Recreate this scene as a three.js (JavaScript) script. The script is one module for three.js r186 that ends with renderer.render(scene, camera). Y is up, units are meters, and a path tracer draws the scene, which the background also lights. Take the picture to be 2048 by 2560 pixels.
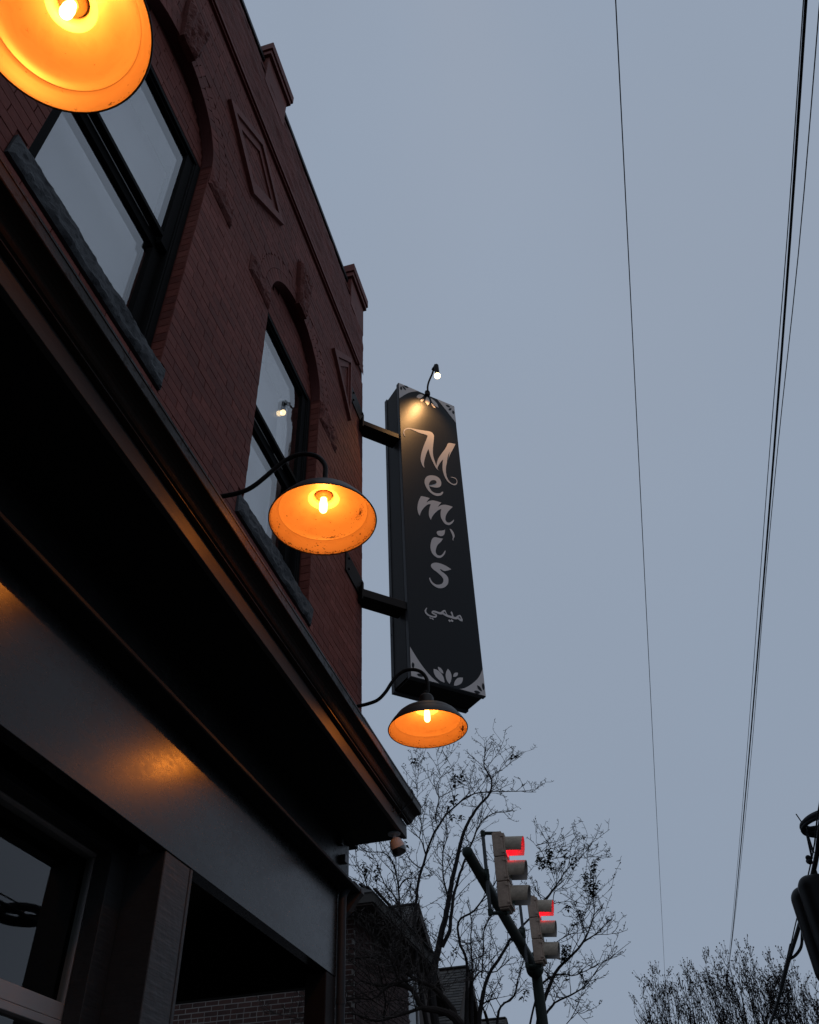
import * as THREE from 'three';
import { mergeGeometries, toCreasedNormals } from 'three/addons/utils/BufferGeometryUtils.js';
import { RoundedBoxGeometry } from 'three/addons/geometries/RoundedBoxGeometry.js';

// ---------------------------------------------------------------- camera, sky, sun, exposure
const EYE = 1.55;                                   // the camera's height above the pavement
const scene = new THREE.Scene();
const camera = new THREE.PerspectiveCamera(62.395, 0.8, 0.05, 600);
camera.position.set(0, EYE, 0);
camera.quaternion.setFromRotationMatrix(new THREE.Matrix4().makeBasis(
  new THREE.Vector3(0.26390129, -0.03568783, 0.96388925),
  new THREE.Vector3(-0.64185646, 0.73943666, 0.20311009),
  new THREE.Vector3(-0.71998361, -0.67227956, 0.17223182)));
camera.updateMatrixWorld(true);
const renderer = new THREE.WebGLRenderer({ antialias: true });
renderer.setSize(819, 1024);
renderer.toneMapping = THREE.LinearToneMapping;
renderer.toneMappingExposure = 1;
renderer.outputColorSpace = THREE.SRGBColorSpace;
renderer.shadowMap.enabled = true;

function mulberry(a) { return () => { a |= 0; a = a + 0x6D2B79F5 | 0; let t = Math.imul(a ^ a >>> 15, 1 | a); t = t + Math.imul(t ^ t >>> 7, 61 | t) ^ t; return ((t ^ t >>> 14) >>> 0) / 4294967296; }; }
const rnd = mulberry(7);
const rr = (a, b) => a + (b - a) * rnd();
function hash(x, y, s) { let h = Math.imul(x, 374761393) ^ Math.imul(y, 668265263) ^ Math.imul(s, 974634777); h = Math.imul(h ^ h >>> 13, 1274126177); return ((h ^ h >>> 16) >>> 0) / 4294967296; }
function vnoise(x, y, s, per) {                     // value noise, tiling every `per` cells
  const xi = Math.floor(x), yi = Math.floor(y), fx = x - xi, fy = y - yi;
  const u = fx * fx * (3 - 2 * fx), v = fy * fy * (3 - 2 * fy), m = k => per ? ((k % per) + per) % per : k;
  const a = hash(m(xi), m(yi), s), b = hash(m(xi + 1), m(yi), s), c = hash(m(xi), m(yi + 1), s), d = hash(m(xi + 1), m(yi + 1), s);
  return (a + (b - a) * u) + ((c + (d - c) * u) - (a + (b - a) * u)) * v;
}
function fbm(x, y, s, oct = 4, per = 0) { let t = 0, a = 0.5, n = 0; for (let o = 0; o < oct; o++) { t += a * vnoise(x, y, s + o, per); n += a; a *= 0.5; x *= 2; y *= 2; per *= 2; } return t / n; }

{ // an even overcast at dusk, a little brighter overhead-left, slightly mottled by the cloud layer
  const w = 512, h = 256, data = new Float32Array(w * h * 4);
  for (let j = 0; j < h; j++) for (let i = 0; i < w; i++) {
    const el = (j + 0.5) / h * Math.PI - Math.PI / 2;       // row 0 is straight down
    const c = fbm(i / w * 12, j / h * 8, 5, 4, 12);
    const q = 1 + 0.07 * (c - 0.5) + 0.05 * Math.sin(Math.max(el, 0));
    const k = (j * w + i) * 4, warm = 0.02 * (fbm(i / w * 8, j / h * 5, 31, 3, 8) - 0.5);
    const lo = el < 0 ? Math.max(0.25, 1 + el * 4) : 1;      // below the horizon the haze darkens towards the ground
    data[k] = (0.282 + warm) * q * lo; data[k + 1] = 0.338 * q * lo; data[k + 2] = (0.428 - warm) * q * lo; data[k + 3] = 1;
  }
  const t = new THREE.DataTexture(data, w, h, THREE.RGBAFormat, THREE.FloatType);
  t.mapping = THREE.EquirectangularReflectionMapping; t.magFilter = THREE.LinearFilter; t.minFilter = THREE.LinearFilter; t.needsUpdate = true;
  scene.background = t; scene.environment = t;
}
const sun = new THREE.DirectionalLight(0xfff1e2, 0.06);     // what is left of the sun behind the cloud
sun.position.set(-30, 40, 30); sun.target.position.set(0, 0, 0); sun.castShadow = true; sun.shadow.radius = 40;
sun.shadow.mapSize.set(2048, 2048);
Object.assign(sun.shadow.camera, { left: -40, right: 40, top: 40, bottom: -40, near: 1, far: 150 });
scene.add(sun, sun.target);

const LAMP_POWER = 0.55, SIGN_POWER = 4.5, RED_POWER = 0.32;   // strengths of the lit lamps

// ---------------------------------------------------------------- helpers
const unindex = THREE.BufferGeometry.prototype.toNonIndexed;
THREE.BufferGeometry.prototype.toNonIndexed = function () { return this.index ? unindex.call(this) : this; };
const used = {};
function numbered(n) { used[n] = (used[n] ?? -1) + 1; return used[n] ? `${n}_${String(used[n]).padStart(3, '0')}` : n; }
function thing(name, label, category, base = [0, 0, 0], group) {
  const g = new THREE.Group(); g.name = numbered(name); g.position.set(base[0], base[1] + EYE, base[2]);
  g.userData = { label, category }; if (group) g.userData.group = group; g.userData.base = base;
  scene.add(g); return g;
}
function origin(p) { while (p && !p.userData.base) p = p.parent; return p.userData.base; }
// all shapes are written in metres from the eye; part() moves them to their thing's base
function part(name, geo, mat, parent, opt = {}) {
  const geos = Array.isArray(geo) ? geo : [geo];
  const g = geos.length > 1 ? join(geos) : geos[0];
  const m = new THREE.Mesh(g, mat); m.name = name; m.castShadow = m.receiveShadow = true;
  const b = origin(parent);
  if (!opt.placed) g.translate(-b[0], -b[1], -b[2]);
  if (opt.label) m.userData.label = opt.label;
  if (opt.kind) m.userData.kind = opt.kind;
  parent.add(m); return m;
}
function join(list) {
  const gs = list.map(g => { const q = g.index ? g.toNonIndexed() : g; for (const k of Object.keys(q.attributes)) if (!['position', 'normal', 'uv'].includes(k)) q.deleteAttribute(k); if (!q.attributes.normal) q.computeVertexNormals(); if (!q.attributes.uv) boxuv(q); return q; });
  return mergeGeometries(gs, false);
}
function structure(name, geo, mat) { const m = new THREE.Mesh(geo, mat); m.name = numbered(name); m.position.y = EYE; m.receiveShadow = true; m.castShadow = true; m.userData.kind = 'structure'; scene.add(m); return m; }
function boxuv(g) {                                  // uv in metres, by the face's main direction
  const p = g.attributes.position, n = g.attributes.normal, uv = new Float32Array(p.count * 2);
  for (let i = 0; i < p.count; i++) {
    const ax = Math.abs(n.getX(i)), ay = Math.abs(n.getY(i)), az = Math.abs(n.getZ(i));
    if (ay >= ax && ay >= az) { uv[2 * i] = p.getX(i); uv[2 * i + 1] = p.getZ(i); }
    else if (ax >= az) { uv[2 * i] = p.getZ(i); uv[2 * i + 1] = p.getY(i); }
    else { uv[2 * i] = p.getX(i); uv[2 * i + 1] = p.getY(i); }
  }
  g.setAttribute('uv', new THREE.BufferAttribute(uv, 2)); return g;
}
function box(x0, x1, y0, y1, z0, z1, r = 0.003) {    // a box with softened edges, uv in metres
  const w = Math.abs(x1 - x0), h = Math.abs(y1 - y0), d = Math.abs(z1 - z0);
  const rad = Math.min(r, w * 0.3, h * 0.3, d * 0.3);
  let g = rad > 0.0004 ? new RoundedBoxGeometry(w, h, d, 1, rad) : new THREE.BoxGeometry(w, h, d);
  g = g.index ? g.toNonIndexed() : g;
  g.translate((x0 + x1) / 2, (y0 + y1) / 2, (z0 + z1) / 2); return boxuv(g);
}
function prismX(pts, x0, x1) {                       // a closed (z, y) outline swept along x, flat shaded
  const s = new THREE.Shape(pts.map(([z, y]) => new THREE.Vector2(z, y)));
  const g = new THREE.ExtrudeGeometry(s, { depth: x1 - x0, bevelEnabled: false, steps: 1 });
  // (z, y, depth) -> (x = x1 - depth, y, z): a turn about y
  g.applyMatrix4(new THREE.Matrix4().set(0, 0, -1, x1, 0, 1, 0, 0, 1, 0, 0, 0, 0, 0, 0, 1));
  const q = g.index ? g.toNonIndexed() : g; q.computeVertexNormals(); return boxuv(q);
}
function tube(pts, r, seg = 24, sides = 10, closed = false) {
  return new THREE.TubeGeometry(new THREE.CatmullRomCurve3(pts.map(p => new THREE.Vector3(...p)), closed, 'centripetal'), seg, r, sides, closed);
}
function rod(a, b, r, sides = 10, r2 = r) {
  const A = new THREE.Vector3(...a), B = new THREE.Vector3(...b), d = B.clone().sub(A);
  const g = new THREE.CylinderGeometry(r2, r, d.length(), sides);
  g.applyQuaternion(new THREE.Quaternion().setFromUnitVectors(new THREE.Vector3(0, 1, 0), d.clone().normalize()));
  g.translate(...A.clone().add(B).multiplyScalar(0.5).toArray()); return g;
}
const lin = (r, g, b) => new THREE.Color().setRGB(r, g, b);
function canvas(w, h, draw, srgb = true, rep) {
  const c = document.createElement('canvas'); c.width = w; c.height = h; draw(c.getContext('2d'), w, h);
  const t = new THREE.CanvasTexture(c); t.wrapS = t.wrapT = THREE.RepeatWrapping; if (srgb) t.colorSpace = THREE.SRGBColorSpace;
  if (rep) t.repeat.set(...rep); return t;
}
function dataTex(n, f, srgb = false, rep) {          // f(u, v) -> grey or [r, g, b], 0..1
  const d = new Uint8Array(n * n * 4);
  for (let j = 0; j < n; j++) for (let i = 0; i < n; i++) { const v = f(i / n, j / n), k = (j * n + i) * 4, a = Array.isArray(v) ? v : [v, v, v]; d[k] = 255 * Math.min(1, Math.max(0, a[0])); d[k + 1] = 255 * Math.min(1, Math.max(0, a[1])); d[k + 2] = 255 * Math.min(1, Math.max(0, a[2])); d[k + 3] = 255; }
  const t = new THREE.DataTexture(d, n, n); t.wrapS = t.wrapT = THREE.RepeatWrapping; t.magFilter = THREE.LinearFilter; t.minFilter = THREE.LinearMipmapLinearFilter; t.generateMipmaps = true;
  if (srgb) t.colorSpace = THREE.SRGBColorSpace; if (rep) t.repeat.set(...rep); t.needsUpdate = true; return t;
}
const std = o => new THREE.MeshStandardMaterial(o);
const matt = o => new THREE.MeshPhysicalMaterial({ specularIntensity: 0.28, ...o });   // weathered paint and metal: little sheen

// ---------------------------------------------------------------- procedural materials
const grain = dataTex(512, (u, v) => 0.55 * fbm(u * 16, v * 16, 3, 5, 16) + 0.45 * fbm(u * 64, v * 64, 9, 3, 64), false, [2.5, 2.5]);
const pits = dataTex(512, (u, v) => { const a = fbm(u * 40, v * 40, 13, 3, 40), b = fbm(u * 10, v * 10, 17, 4, 10); return 0.6 * b + 0.4 * (a > 0.62 ? 0.1 : 0.7); }, false, [3, 3]);
const blotch = dataTex(512, (u, v) => { const a = fbm(u * 6, v * 6, 21, 5, 6), b = fbm(u * 50, v * 50, 25, 3, 50), q = 0.68 + 0.42 * (a - 0.5) + 0.3 * (b - 0.5); return [q, q, q]; }, false, [0.9, 0.9]);
const brushed = dataTex(512, (u, v) => 0.5 * fbm(u * 8, v * 90, 41, 4, 8) + 0.5 * fbm(u * 24, v * 24, 47, 4, 24), false, [1.2, 1.2]);
const M = {};
M.bricks = [[.190, .056, .044], [.212, .059, .045], [.232, .064, .048], [.246, .070, .053], [.268, .082, .063]].map(c => matt({ color: lin(...c), map: blotch, roughness: 0.7, bumpMap: grain, bumpScale: 0.0022 }));
M.mortar = matt({ color: lin(.12, .035, .028), roughness: 0.95, bumpMap: grain, bumpScale: 0.003 });
M.redRough = matt({ color: lin(.195, .057, .045), map: blotch, roughness: 0.72, bumpMap: pits, bumpScale: 0.006 });
M.redSmooth = matt({ color: lin(.215, .061, .047), map: blotch, roughness: 0.6, bumpMap: grain, bumpScale: 0.002 });
M.coping = matt({ color: lin(.02, .018, .018), roughness: 0.5, metalness: 0.3, bumpMap: grain, bumpScale: 0.001 });
M.stone = matt({ color: lin(.095, .099, .105), map: blotch, roughness: 0.7, bumpMap: pits, bumpScale: 0.005 });
M.frame = matt({ specularIntensity: .14, color: lin(.008, .008, .008), roughness: 0.7, bumpMap: grain, bumpScale: 0.0008 });
M.sash = matt({ specularIntensity: .12, color: lin(.006, .006, .006), roughness: 0.75, bumpMap: grain, bumpScale: 0.0008 });
const dusty = dataTex(512, (u, v) => { const a = fbm(u * 7, v * 7, 61, 5, 7), b = fbm(u * 60, v * 60, 67, 2, 60); return 0.32 + 0.26 * a + (b > 0.72 ? 0.2 : 0); }, false, [1.1, 1.1]);
M.gutter = new THREE.MeshPhysicalMaterial({ color: lin(.021, .014, .010), roughness: 0.9, roughnessMap: dusty, bumpMap: grain, bumpScale: 0.0012, specularIntensity: 0.2 });
M.board = matt({ color: lin(.045, .040, .038), roughness: 0.5, bumpMap: brushed, bumpScale: 0.0012 });
M.soffit = matt({ color: lin(.006, .006, .006), roughness: 0.7, bumpMap: grain, bumpScale: 0.001 });
M.moulding = matt({ color: lin(.010, .0095, .0095), roughness: 0.6, bumpMap: brushed, bumpScale: 0.001 });
M.frieze = matt({ color: lin(.010, .0095, .0095), roughness: 0.9, roughnessMap: dusty, bumpMap: brushed, bumpScale: 0.0015 });
const wear = canvas(2048, 512, (c, w, h) => {       // one board of the fascia, 4.6 m long: paint drips, screw holes and scuffs
  c.fillStyle = '#8c8c8c'; c.fillRect(0, 0, w, h);
  const r = mulberry(91);
  for (let k = 0; k < 900; k++) { c.strokeStyle = `rgba(${r() < .5 ? 150 : 118},${r() < .5 ? 148 : 118},146,${.05 + .08 * r()})`; c.lineWidth = 1 + 2 * r(); const x = r() * w, y = r() * h, a = r() * 6.3, l = 20 + 60 * r(); c.beginPath(); c.moveTo(x, y); c.quadraticCurveTo(x + l * Math.cos(a), y + l * Math.sin(a), x + l * 1.2 * Math.cos(a + .5), y + l * 1.2 * Math.sin(a + .5)); c.stroke(); }
  for (const x of [1280, 1420, 1560, 1700, 1835, 2005, 610, 900, 250]) { c.strokeStyle = 'rgba(40,38,38,.75)'; c.lineWidth = 1.6; let y = 120 + 180 * r(); const e = Math.min(h - 8, y + 60 + 190 * r()); c.beginPath(); c.moveTo(x, y); while (y < e) { y += 12; c.lineTo(x + (r() - .5) * 3, y); } c.stroke(); c.fillStyle = 'rgba(14,12,12,.9)'; for (let q = 0; q < 3; q++) { c.beginPath(); c.arc(x + (r() - .5) * 16, 60 + r() * (h - 90), 1.5 + 2 * r(), 0, 7); c.fill(); } }
});
const gloss = dataTex(512, (u, v) => { const a = fbm(u * 5, v * 5, 81, 5, 5), b = fbm(u * 40, v * 40, 87, 3, 40); return .275 + .08 * (a - .5) + .08 * (b - .5); }, false, [4, .8]);
M.panel = new THREE.MeshPhysicalMaterial({ color: lin(.036, .033, .032), map: wear, roughness: 1, roughnessMap: gloss, specularIntensity: .68, bumpMap: wear, bumpScale: 0.0007 });
M.post = matt({ specularIntensity: .8, color: lin(.020, .020, .021), map: blotch, roughness: 0.5, bumpMap: brushed, bumpScale: 0.003 });
M.dark = matt({ color: lin(.012, .012, .012), roughness: 0.6 });
M.darkWood = matt({ color: lin(.010, .0075, .0065), roughness: 0.6, bumpMap: brushed, bumpScale: 0.002 });
M.aluminium = std({ color: lin(.30, .285, .28), roughness: 0.45, metalness: 0.25, bumpMap: brushed, bumpScale: 0.0005 });
M.pane = new THREE.MeshPhysicalMaterial({ color: 0xffffff, transmission: 1, thickness: 0, roughness: 0.012, ior: 2.15, specularIntensity: 1 });
M.shopPane = new THREE.MeshPhysicalMaterial({ color: 0xdfe4e2, transmission: 1, thickness: 0, roughness: 0.015, ior: 1.68, specularIntensity: 1 });
M.blind = std({ color: lin(.23, .235, .24), roughness: 0.9 });
M.curtain = std({ color: lin(.30, .30, .29), roughness: 0.9 });
M.pipe = matt({ color: lin(.026, .030, .033), roughness: 0.5, metalness: 0.3, bumpMap: grain, bumpScale: 0.001 });
M.steel = matt({ specularIntensity: .18, color: lin(.013, .0105, .0095), roughness: 0.5, bumpMap: grain, bumpScale: 0.0008 });
M.steelGrey = matt({ color: lin(.070, .077, .083), roughness: 0.5, bumpMap: grain, bumpScale: 0.0006 });
M.bolt = std({ color: lin(.03, .03, .032), roughness: 0.4, metalness: 0.7 });

// ---------------------------------------------------------------- ground, road, pavements
const asphalt = std({ color: lin(.045, .045, .047), roughness: 0.9, bumpMap: pits, bumpScale: 0.006 });
const concrete = std({ color: lin(.17, .165, .155), map: blotch, roughness: 0.9, bumpMap: pits, bumpScale: 0.003 });
const earth = std({ color: lin(.05, .05, .035), roughness: 1, bumpMap: pits, bumpScale: 0.02 });
{
  const g = new THREE.PlaneGeometry(900, 900); g.rotateX(-Math.PI / 2); g.translate(0, -1.72, 0);
  structure('ground', boxuv(g.toNonIndexed()), earth);
  const flat = (x0, x1, z0, z1, y) => { const q = new THREE.PlaneGeometry(x1 - x0, z1 - z0); q.rotateX(-Math.PI / 2); q.translate((x0 + x1) / 2, y, (z0 + z1) / 2); return boxuv(q.toNonIndexed()); };
  structure('road', join([flat(-120, 160, 4.4, 13, -1.68), flat(8, 14.4, -90, 4.4, -1.68)]), asphalt);
  structure('pavement', join([box(-120, 7.8, -1.66, -1.55, -30, 4.2, .02), box(14.6, 160, -1.66, -1.55, -5.2, 4.2, .02), box(14.6, 16.2, -1.66, -1.55, -90, -5.2, .02), box(-120, 160, -1.66, -1.55, 13.2, 17, .02)]), concrete);
  structure('kerb', join([box(-120, 7.8, -1.70, -1.545, 4.2, 4.4, .02), box(7.8, 8, -1.70, -1.545, -90, 4.4, .02), box(14.4, 14.6, -1.70, -1.545, -90, 4.4, .02), box(14.6, 160, -1.70, -1.545, 4.2, 4.4, .02), box(-120, 160, -1.70, -1.545, 13, 13.2, .02)]), concrete);
}

// ---------------------------------------------------------------- the corner building
const bld = thing('corner_building', 'red painted brick corner building with arched windows above a black shopfront', 'building', [0, -1.55, -1.78]);
const ZF = -1.78, XC = 5.554, SPRING = 5.571;
const wins = [{ xl: 1.118, xr: 2.239 }, { xl: 3.273, xr: 4.363 }].map(w => ({ ...w, cx: (w.xl + w.xr) / 2, r: (w.xr - w.xl) / 2 }));

function brickGeo() {                                // a unit brick (x 0..1, y 0..1 scaled when placed), front edges eased
  const c = [.009, .03], pos = [], P = (x, y, z) => [x, y, z];
  const B = [P(0, 0, -.012), P(1, 0, -.012), P(1, 1, -.012), P(0, 1, -.012)], F = [P(0, 0, -.0022), P(1, 0, -.0022), P(1, 1, -.0022), P(0, 1, -.0022)], T = [P(c[0], c[1], 0), P(1 - c[0], c[1], 0), P(1 - c[0], 1 - c[1], 0), P(c[0], 1 - c[1], 0)];
  const quad = (a, b, d, e) => pos.push(...a, ...b, ...d, ...a, ...d, ...e);
  for (let i = 0; i < 4; i++) { const j = (i + 1) % 4; quad(B[i], B[j], F[j], F[i]); quad(F[i], F[j], T[j], T[i]); }
  quad(T[0], T[1], T[2], T[3]);
  const g = new THREE.BufferGeometry(); g.setAttribute('position', new THREE.BufferAttribute(new Float32Array(pos), 3)); return g;
}
const unitBrick = brickGeo();
const brickShapes = {};                              // a few shared variants by length and texture patch
function sharedBrick(w, h, v) {
  const k = `${w.toFixed(3)}_${h.toFixed(3)}_${v}`;
  if (!brickShapes[k]) { const g = unitBrick.clone(); g.scale(w, h, 1); g.computeVertexNormals(); boxuv(g); const uv = g.attributes.uv; for (let i = 0; i < uv.count; i++) uv.setXY(i, uv.getX(i) + v * .37, uv.getY(i) + v * .23); brickShapes[k] = g; }
  return brickShapes[k];
}
const bricks = [];                                   // {x, y, z, w, h, rot, turn}
const COURSE = .0677, GAP = .0027;
function layRows(xa, xb, ya, yb, z, blocked) {
  let row = 0;
  for (let y = ya; y + COURSE <= yb + 1e-6; y += COURSE, row++) {
    const h = COURSE - GAP, off = (row % 2) * .106 + rr(-.012, .012), cuts = blocked(y, y + h);
    let free = [[xa, xb]];
    for (const [a, b] of cuts) free = free.flatMap(([p, q]) => b <= p || a >= q ? [[p, q]] : [[p, a], [b, q]].filter(s => s[1] - s[0] > .012));
    for (const [p, q] of free) {
      let x = p;
      while (x < q - .004) {
        const grid = Math.floor((x - off) / .2125 + 1e-6) * .2125 + off + .2125;
        let e = Math.min(q, grid); if (e - x < .025 && e < q) e = Math.min(q, e + .2125); if (q - e < .02) e = q;
        bricks.push({ x, y, z: z + rr(-.0011, .0011), w: Math.max(.012, e - x - (e < q ? GAP : .0012)), h, rot: rr(-.004, .004) });
        x = e;
      }
    }
  }
}
const diamonds = [{ cx: 2.754, cy: 6.595, a: .534, b: .454 }];
const imposts = [[2.243, 2.585, 11], [2.905, 3.269, 12], [4.367, 4.79, 13], [.745, 1.114, 14]];
layRows(-2.2, XC, 2.31, 7.243, ZF, (y0, y1) => {
  const c = [], ym = (y0 + y1) / 2;
  for (const w of wins) {
    if (y0 < 3.435 && y1 > 3.262) c.push([w.xl - .08, w.xr + .04]);
    if (y1 > 3.40 && y0 < SPRING) c.push([w.xl, w.xr]);
    const R = w.r + .212; if (ym >= SPRING && ym < SPRING + R) { const hw = Math.sqrt(R * R - (ym - SPRING) ** 2); c.push([w.cx - hw, w.cx + hw]); }
    if (ym > 6.1 && y0 < 6.66) c.push([w.cx - .14, w.cx + .14]);
  }
  for (const [a, b] of imposts) if (ym > 5.335 && ym < 5.565) c.push([a, b]);
  return c;
});
for (const w of wins) {
  // the recessed brick panel under each arch
  layRows(w.xl, w.xr, SPRING + .004, SPRING + w.r - .02, -1.86, (y0, y1) => { const t = y1 - SPRING, hw = t < w.r ? Math.sqrt(Math.max(0, w.r * w.r - t * t)) - .004 : 0; return [[-9, w.cx - hw], [w.cx + hw, 99]]; });
  // two rings of rowlocks round each arch
  for (const [ri, ro] of [[w.r + .002, w.r + .104], [w.r + .107, w.r + .209]]) {
    const n = Math.round(Math.PI * (ri + ro) / 2 / .069);
    for (let k = 0; k < n; k++) {
      const a = (k + .5) / n * Math.PI, wv = Math.PI * (ri + ro) / 2 / n - GAP;
      if (Math.abs(a - Math.PI / 2) < .13) continue;
      bricks.push({ arc: [w.cx, SPRING, ri, a], x: w.cx + (ri + ro) / 2 * Math.cos(a), y: SPRING + (ri + ro) / 2 * Math.sin(a), z: ZF + rr(-.001, .001), w: ro - ri, h: wv });
    }
  }
  // bricks of the two reveals, turned to face the opening
  for (let y = 3.436, k = 0; y + COURSE < SPRING + .01; y += COURSE, k++) for (const s of [-1, 1])
    bricks.push({ jamb: s, x: s < 0 ? w.xl : w.xr, y, z: ZF - .0025, w: k % 2 ? .0735 : .0735, h: COURSE - GAP });
}
{
  const v3 = new THREE.Vector3();
  for (const b of bricks) {
    v3.set(b.x + (b.arc || b.jamb ? 0 : b.w / 2), b.y + (b.arc ? 0 : b.h / 2) + EYE, b.z); const dist = v3.distanceTo(camera.position);
    v3.project(camera); const inside = Math.abs(v3.x) < 1.0 && Math.abs(v3.y) < 1.0 && v3.z < 1;
    const hidden = b.jamb === -1 || b.y < b.z * -1.74;      // behind the gutter, or a reveal turned away
    b.score = inside && !hidden ? b.w / (dist * dist) * (b.jamb ? 2 : 1) : -1;
  }
  bricks.sort((p, q) => q.score - p.score);
  const rest = M.bricks.map(() => []);
  bricks.forEach((b, i) => {
    const v = Math.floor(rnd() * 5), mi = Math.min(4, Math.max(0, Math.floor(5 * (.5 + 1.3 * (fbm(b.x * 1.1 + 40, b.y * .8 + 40, 77, 3) - .5) + .75 * (rnd() - .5)))));
    const wq = Math.round(b.w * 500) / 500 || b.w;
    const g = sharedBrick(b.arc || b.jamb || Math.abs(b.w - .2091) > .002 ? b.w : .2091, b.h, v);
    const m = new THREE.Mesh(g, M.bricks[mi]); m.name = 'brick'; m.castShadow = m.receiveShadow = true;
    if (b.arc) { const [cx, cy, ri, a] = b.arc; m.rotation.z = a; const t = -b.h / 2; m.position.set(cx + ri * Math.cos(a) - t * Math.sin(a), cy + ri * Math.sin(a) + t * Math.cos(a), b.z); }
    else if (b.jamb) { m.rotation.y = b.jamb > 0 ? -Math.PI / 2 : Math.PI / 2; m.position.set(b.x - b.jamb * .0005, b.y, b.jamb > 0 ? b.z - b.w : b.z); }
    else { m.rotation.z = b.rot * .5; m.position.set(b.x, b.y, b.z); }
    if (i < 300) { m.position.y -= -1.55; m.position.z -= -1.78; bld.add(m); }
    else { m.updateMatrix(); const q = g.clone(); q.applyMatrix4(m.matrix); rest[mi].push(q); }
  });
  rest.forEach((l, i) => l.length && part('brickwork', l, M.bricks[i], bld, { kind: 'stuff' }));
}
{ // the wall behind the bricks, with the window openings cut through
  const s = new THREE.Shape([[-6, 2.31], [XC - .008, 2.31], [XC - .008, 8.2], [-6, 8.2]].map(p => new THREE.Vector2(...p)));
  for (const w of wins) { const h = new THREE.Path(); h.moveTo(w.xl - .003, 3.3); h.lineTo(w.xr + .003, 3.3); h.lineTo(w.xr + .003, SPRING); h.absarc(w.cx, SPRING, w.r + .003, 0, Math.PI, false); h.lineTo(w.xl - .003, 3.3); s.holes.push(h); }
  const g = new THREE.ExtrudeGeometry(s, { depth: .26, bevelEnabled: false, curveSegments: 40 }); g.translate(0, 0, -2.047);
  part('wall', g.toNonIndexed(), M.mortar, bld);
  const fill = wins.map(w => { const t = new THREE.Shape(); t.moveTo(w.xl, SPRING); t.lineTo(w.xr, SPRING); t.absarc(w.cx, SPRING, w.r, 0, Math.PI, false); const q = new THREE.ExtrudeGeometry(t, { depth: .1, bevelEnabled: false, curveSegments: 40 }); q.translate(0, 0, -1.968); return q.toNonIndexed(); });
  for (const f of fill) part('arch_panel', f, M.mortar, bld);
  // the arch soffits, rendered smooth
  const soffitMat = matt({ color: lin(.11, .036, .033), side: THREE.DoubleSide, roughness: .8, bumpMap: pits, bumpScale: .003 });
  for (const w of wins) { const q = new THREE.CylinderGeometry(w.r, w.r, .075, 48, 1, true, Math.PI / 2, Math.PI); q.rotateX(Math.PI / 2); q.translate(w.cx, SPRING, -1.822); part('arch_soffit', q.toNonIndexed(), soffitMat, bld); }
  part('side_wall', [box(XC - .24, XC - .006, 2.31, 8.2, -12, -1.80, .004), box(-6.2, -6, 2.31, 8.2, -12, -1.80)], M.redSmooth, bld);
  part('rear_wall', box(-6, XC - .24, 2.31, 8.2, -12, -11.8), M.redSmooth, bld);
  part('flat_roof', box(-6.1, XC - .1, 8.2, 8.3, -11.9, -2.05), M.coping, bld);
  part('floor_slab', box(-6, XC - .012, 2.19, 2.31, -11.9, -1.80, .004), M.soffit, bld);
}
// rough-faced painted stone: a displaced front with crumbling edges
function rough(x0, x1, y0, y1, zb, zf, amp, seed, step = .02, taper) {
  const nx = Math.max(4, Math.round((x1 - x0) / step)), ny = Math.max(4, Math.round((y1 - y0) / step)), pos = [], idx = [];
  const put = (i, j, z) => { let u = i / nx, v = j / ny; const y = y0 + (y1 - y0) * v; let a = x0, b = x1; if (taper) [a, b] = taper(v); pos.push(a + (b - a) * u, y, z); };
  for (let j = 0; j <= ny; j++) for (let i = 0; i <= nx; i++) {
    const u = (x0 + (x1 - x0) * i / nx) * 9, v = (y0 + (y1 - y0) * j / ny) * 9, e = Math.min(i, nx - i, j, ny - j);
    const n1 = fbm(u, v, seed, 4), n2 = Math.abs(fbm(u * 1.7 + 9, v * 2.6, seed + 50, 3) - .5) * 2;
    const k = e === 0 ? .25 : e === 1 ? .75 : 1;
    put(i, j, zf - amp + amp * (e === 0 ? .15 + .35 * n1 : (1.25 * n1 - .55 * n2 + .15) * k + .2 * k));
  }
  const W = nx + 1; for (let j = 0; j < ny; j++) for (let i = 0; i < nx; i++) { const a = j * W + i; idx.push(a, a + 1, a + W + 1, a, a + W + 1, a + W); }
  const rim = []; for (let i = 0; i <= nx; i++) rim.push(i); for (let j = 1; j <= ny; j++) rim.push(j * W + nx); for (let i = nx - 1; i >= 0; i--) rim.push(ny * W + i); for (let j = ny - 1; j >= 1; j--) rim.push(j * W);
  const b0 = pos.length / 3; for (const k of rim) pos.push(pos[3 * k], pos[3 * k + 1], zb);
  for (let k = 0; k < rim.length; k++) { const l = (k + 1) % rim.length; idx.push(rim[k], b0 + k, b0 + l, rim[k], b0 + l, rim[l]); }
  const g = new THREE.BufferGeometry(); g.setAttribute('position', new THREE.BufferAttribute(new Float32Array(pos), 3)); g.setIndex(idx);
  const q = toCreasedNormals(g, .32); return boxuv(q);
}
wins.forEach((w, i) => part('window_sill', rough(w.xl - .075, w.xr + .038, 3.272, 3.418, -1.84, -1.75, .028, 30 + i, .0115), M.stone, bld, { label: i ? 'blue-grey rough stone sill of the far window' : 'blue-grey rough stone sill of the near window' }));
for (const [a, b, s] of imposts) part('impost_stone', rough(a, b, 5.338, 5.562, -1.80, -1.752, .036, s, .016), M.redRough, bld);
wins.forEach((w, i) => part('keystone', rough(w.cx - .14, w.cx + .14, SPRING + w.r - .02, 6.655, -1.80, -1.722, .04, 60 + i, .016, v => [w.cx - .085 - .055 * v, w.cx + .085 + .055 * v]), M.redRough, bld));
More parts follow.
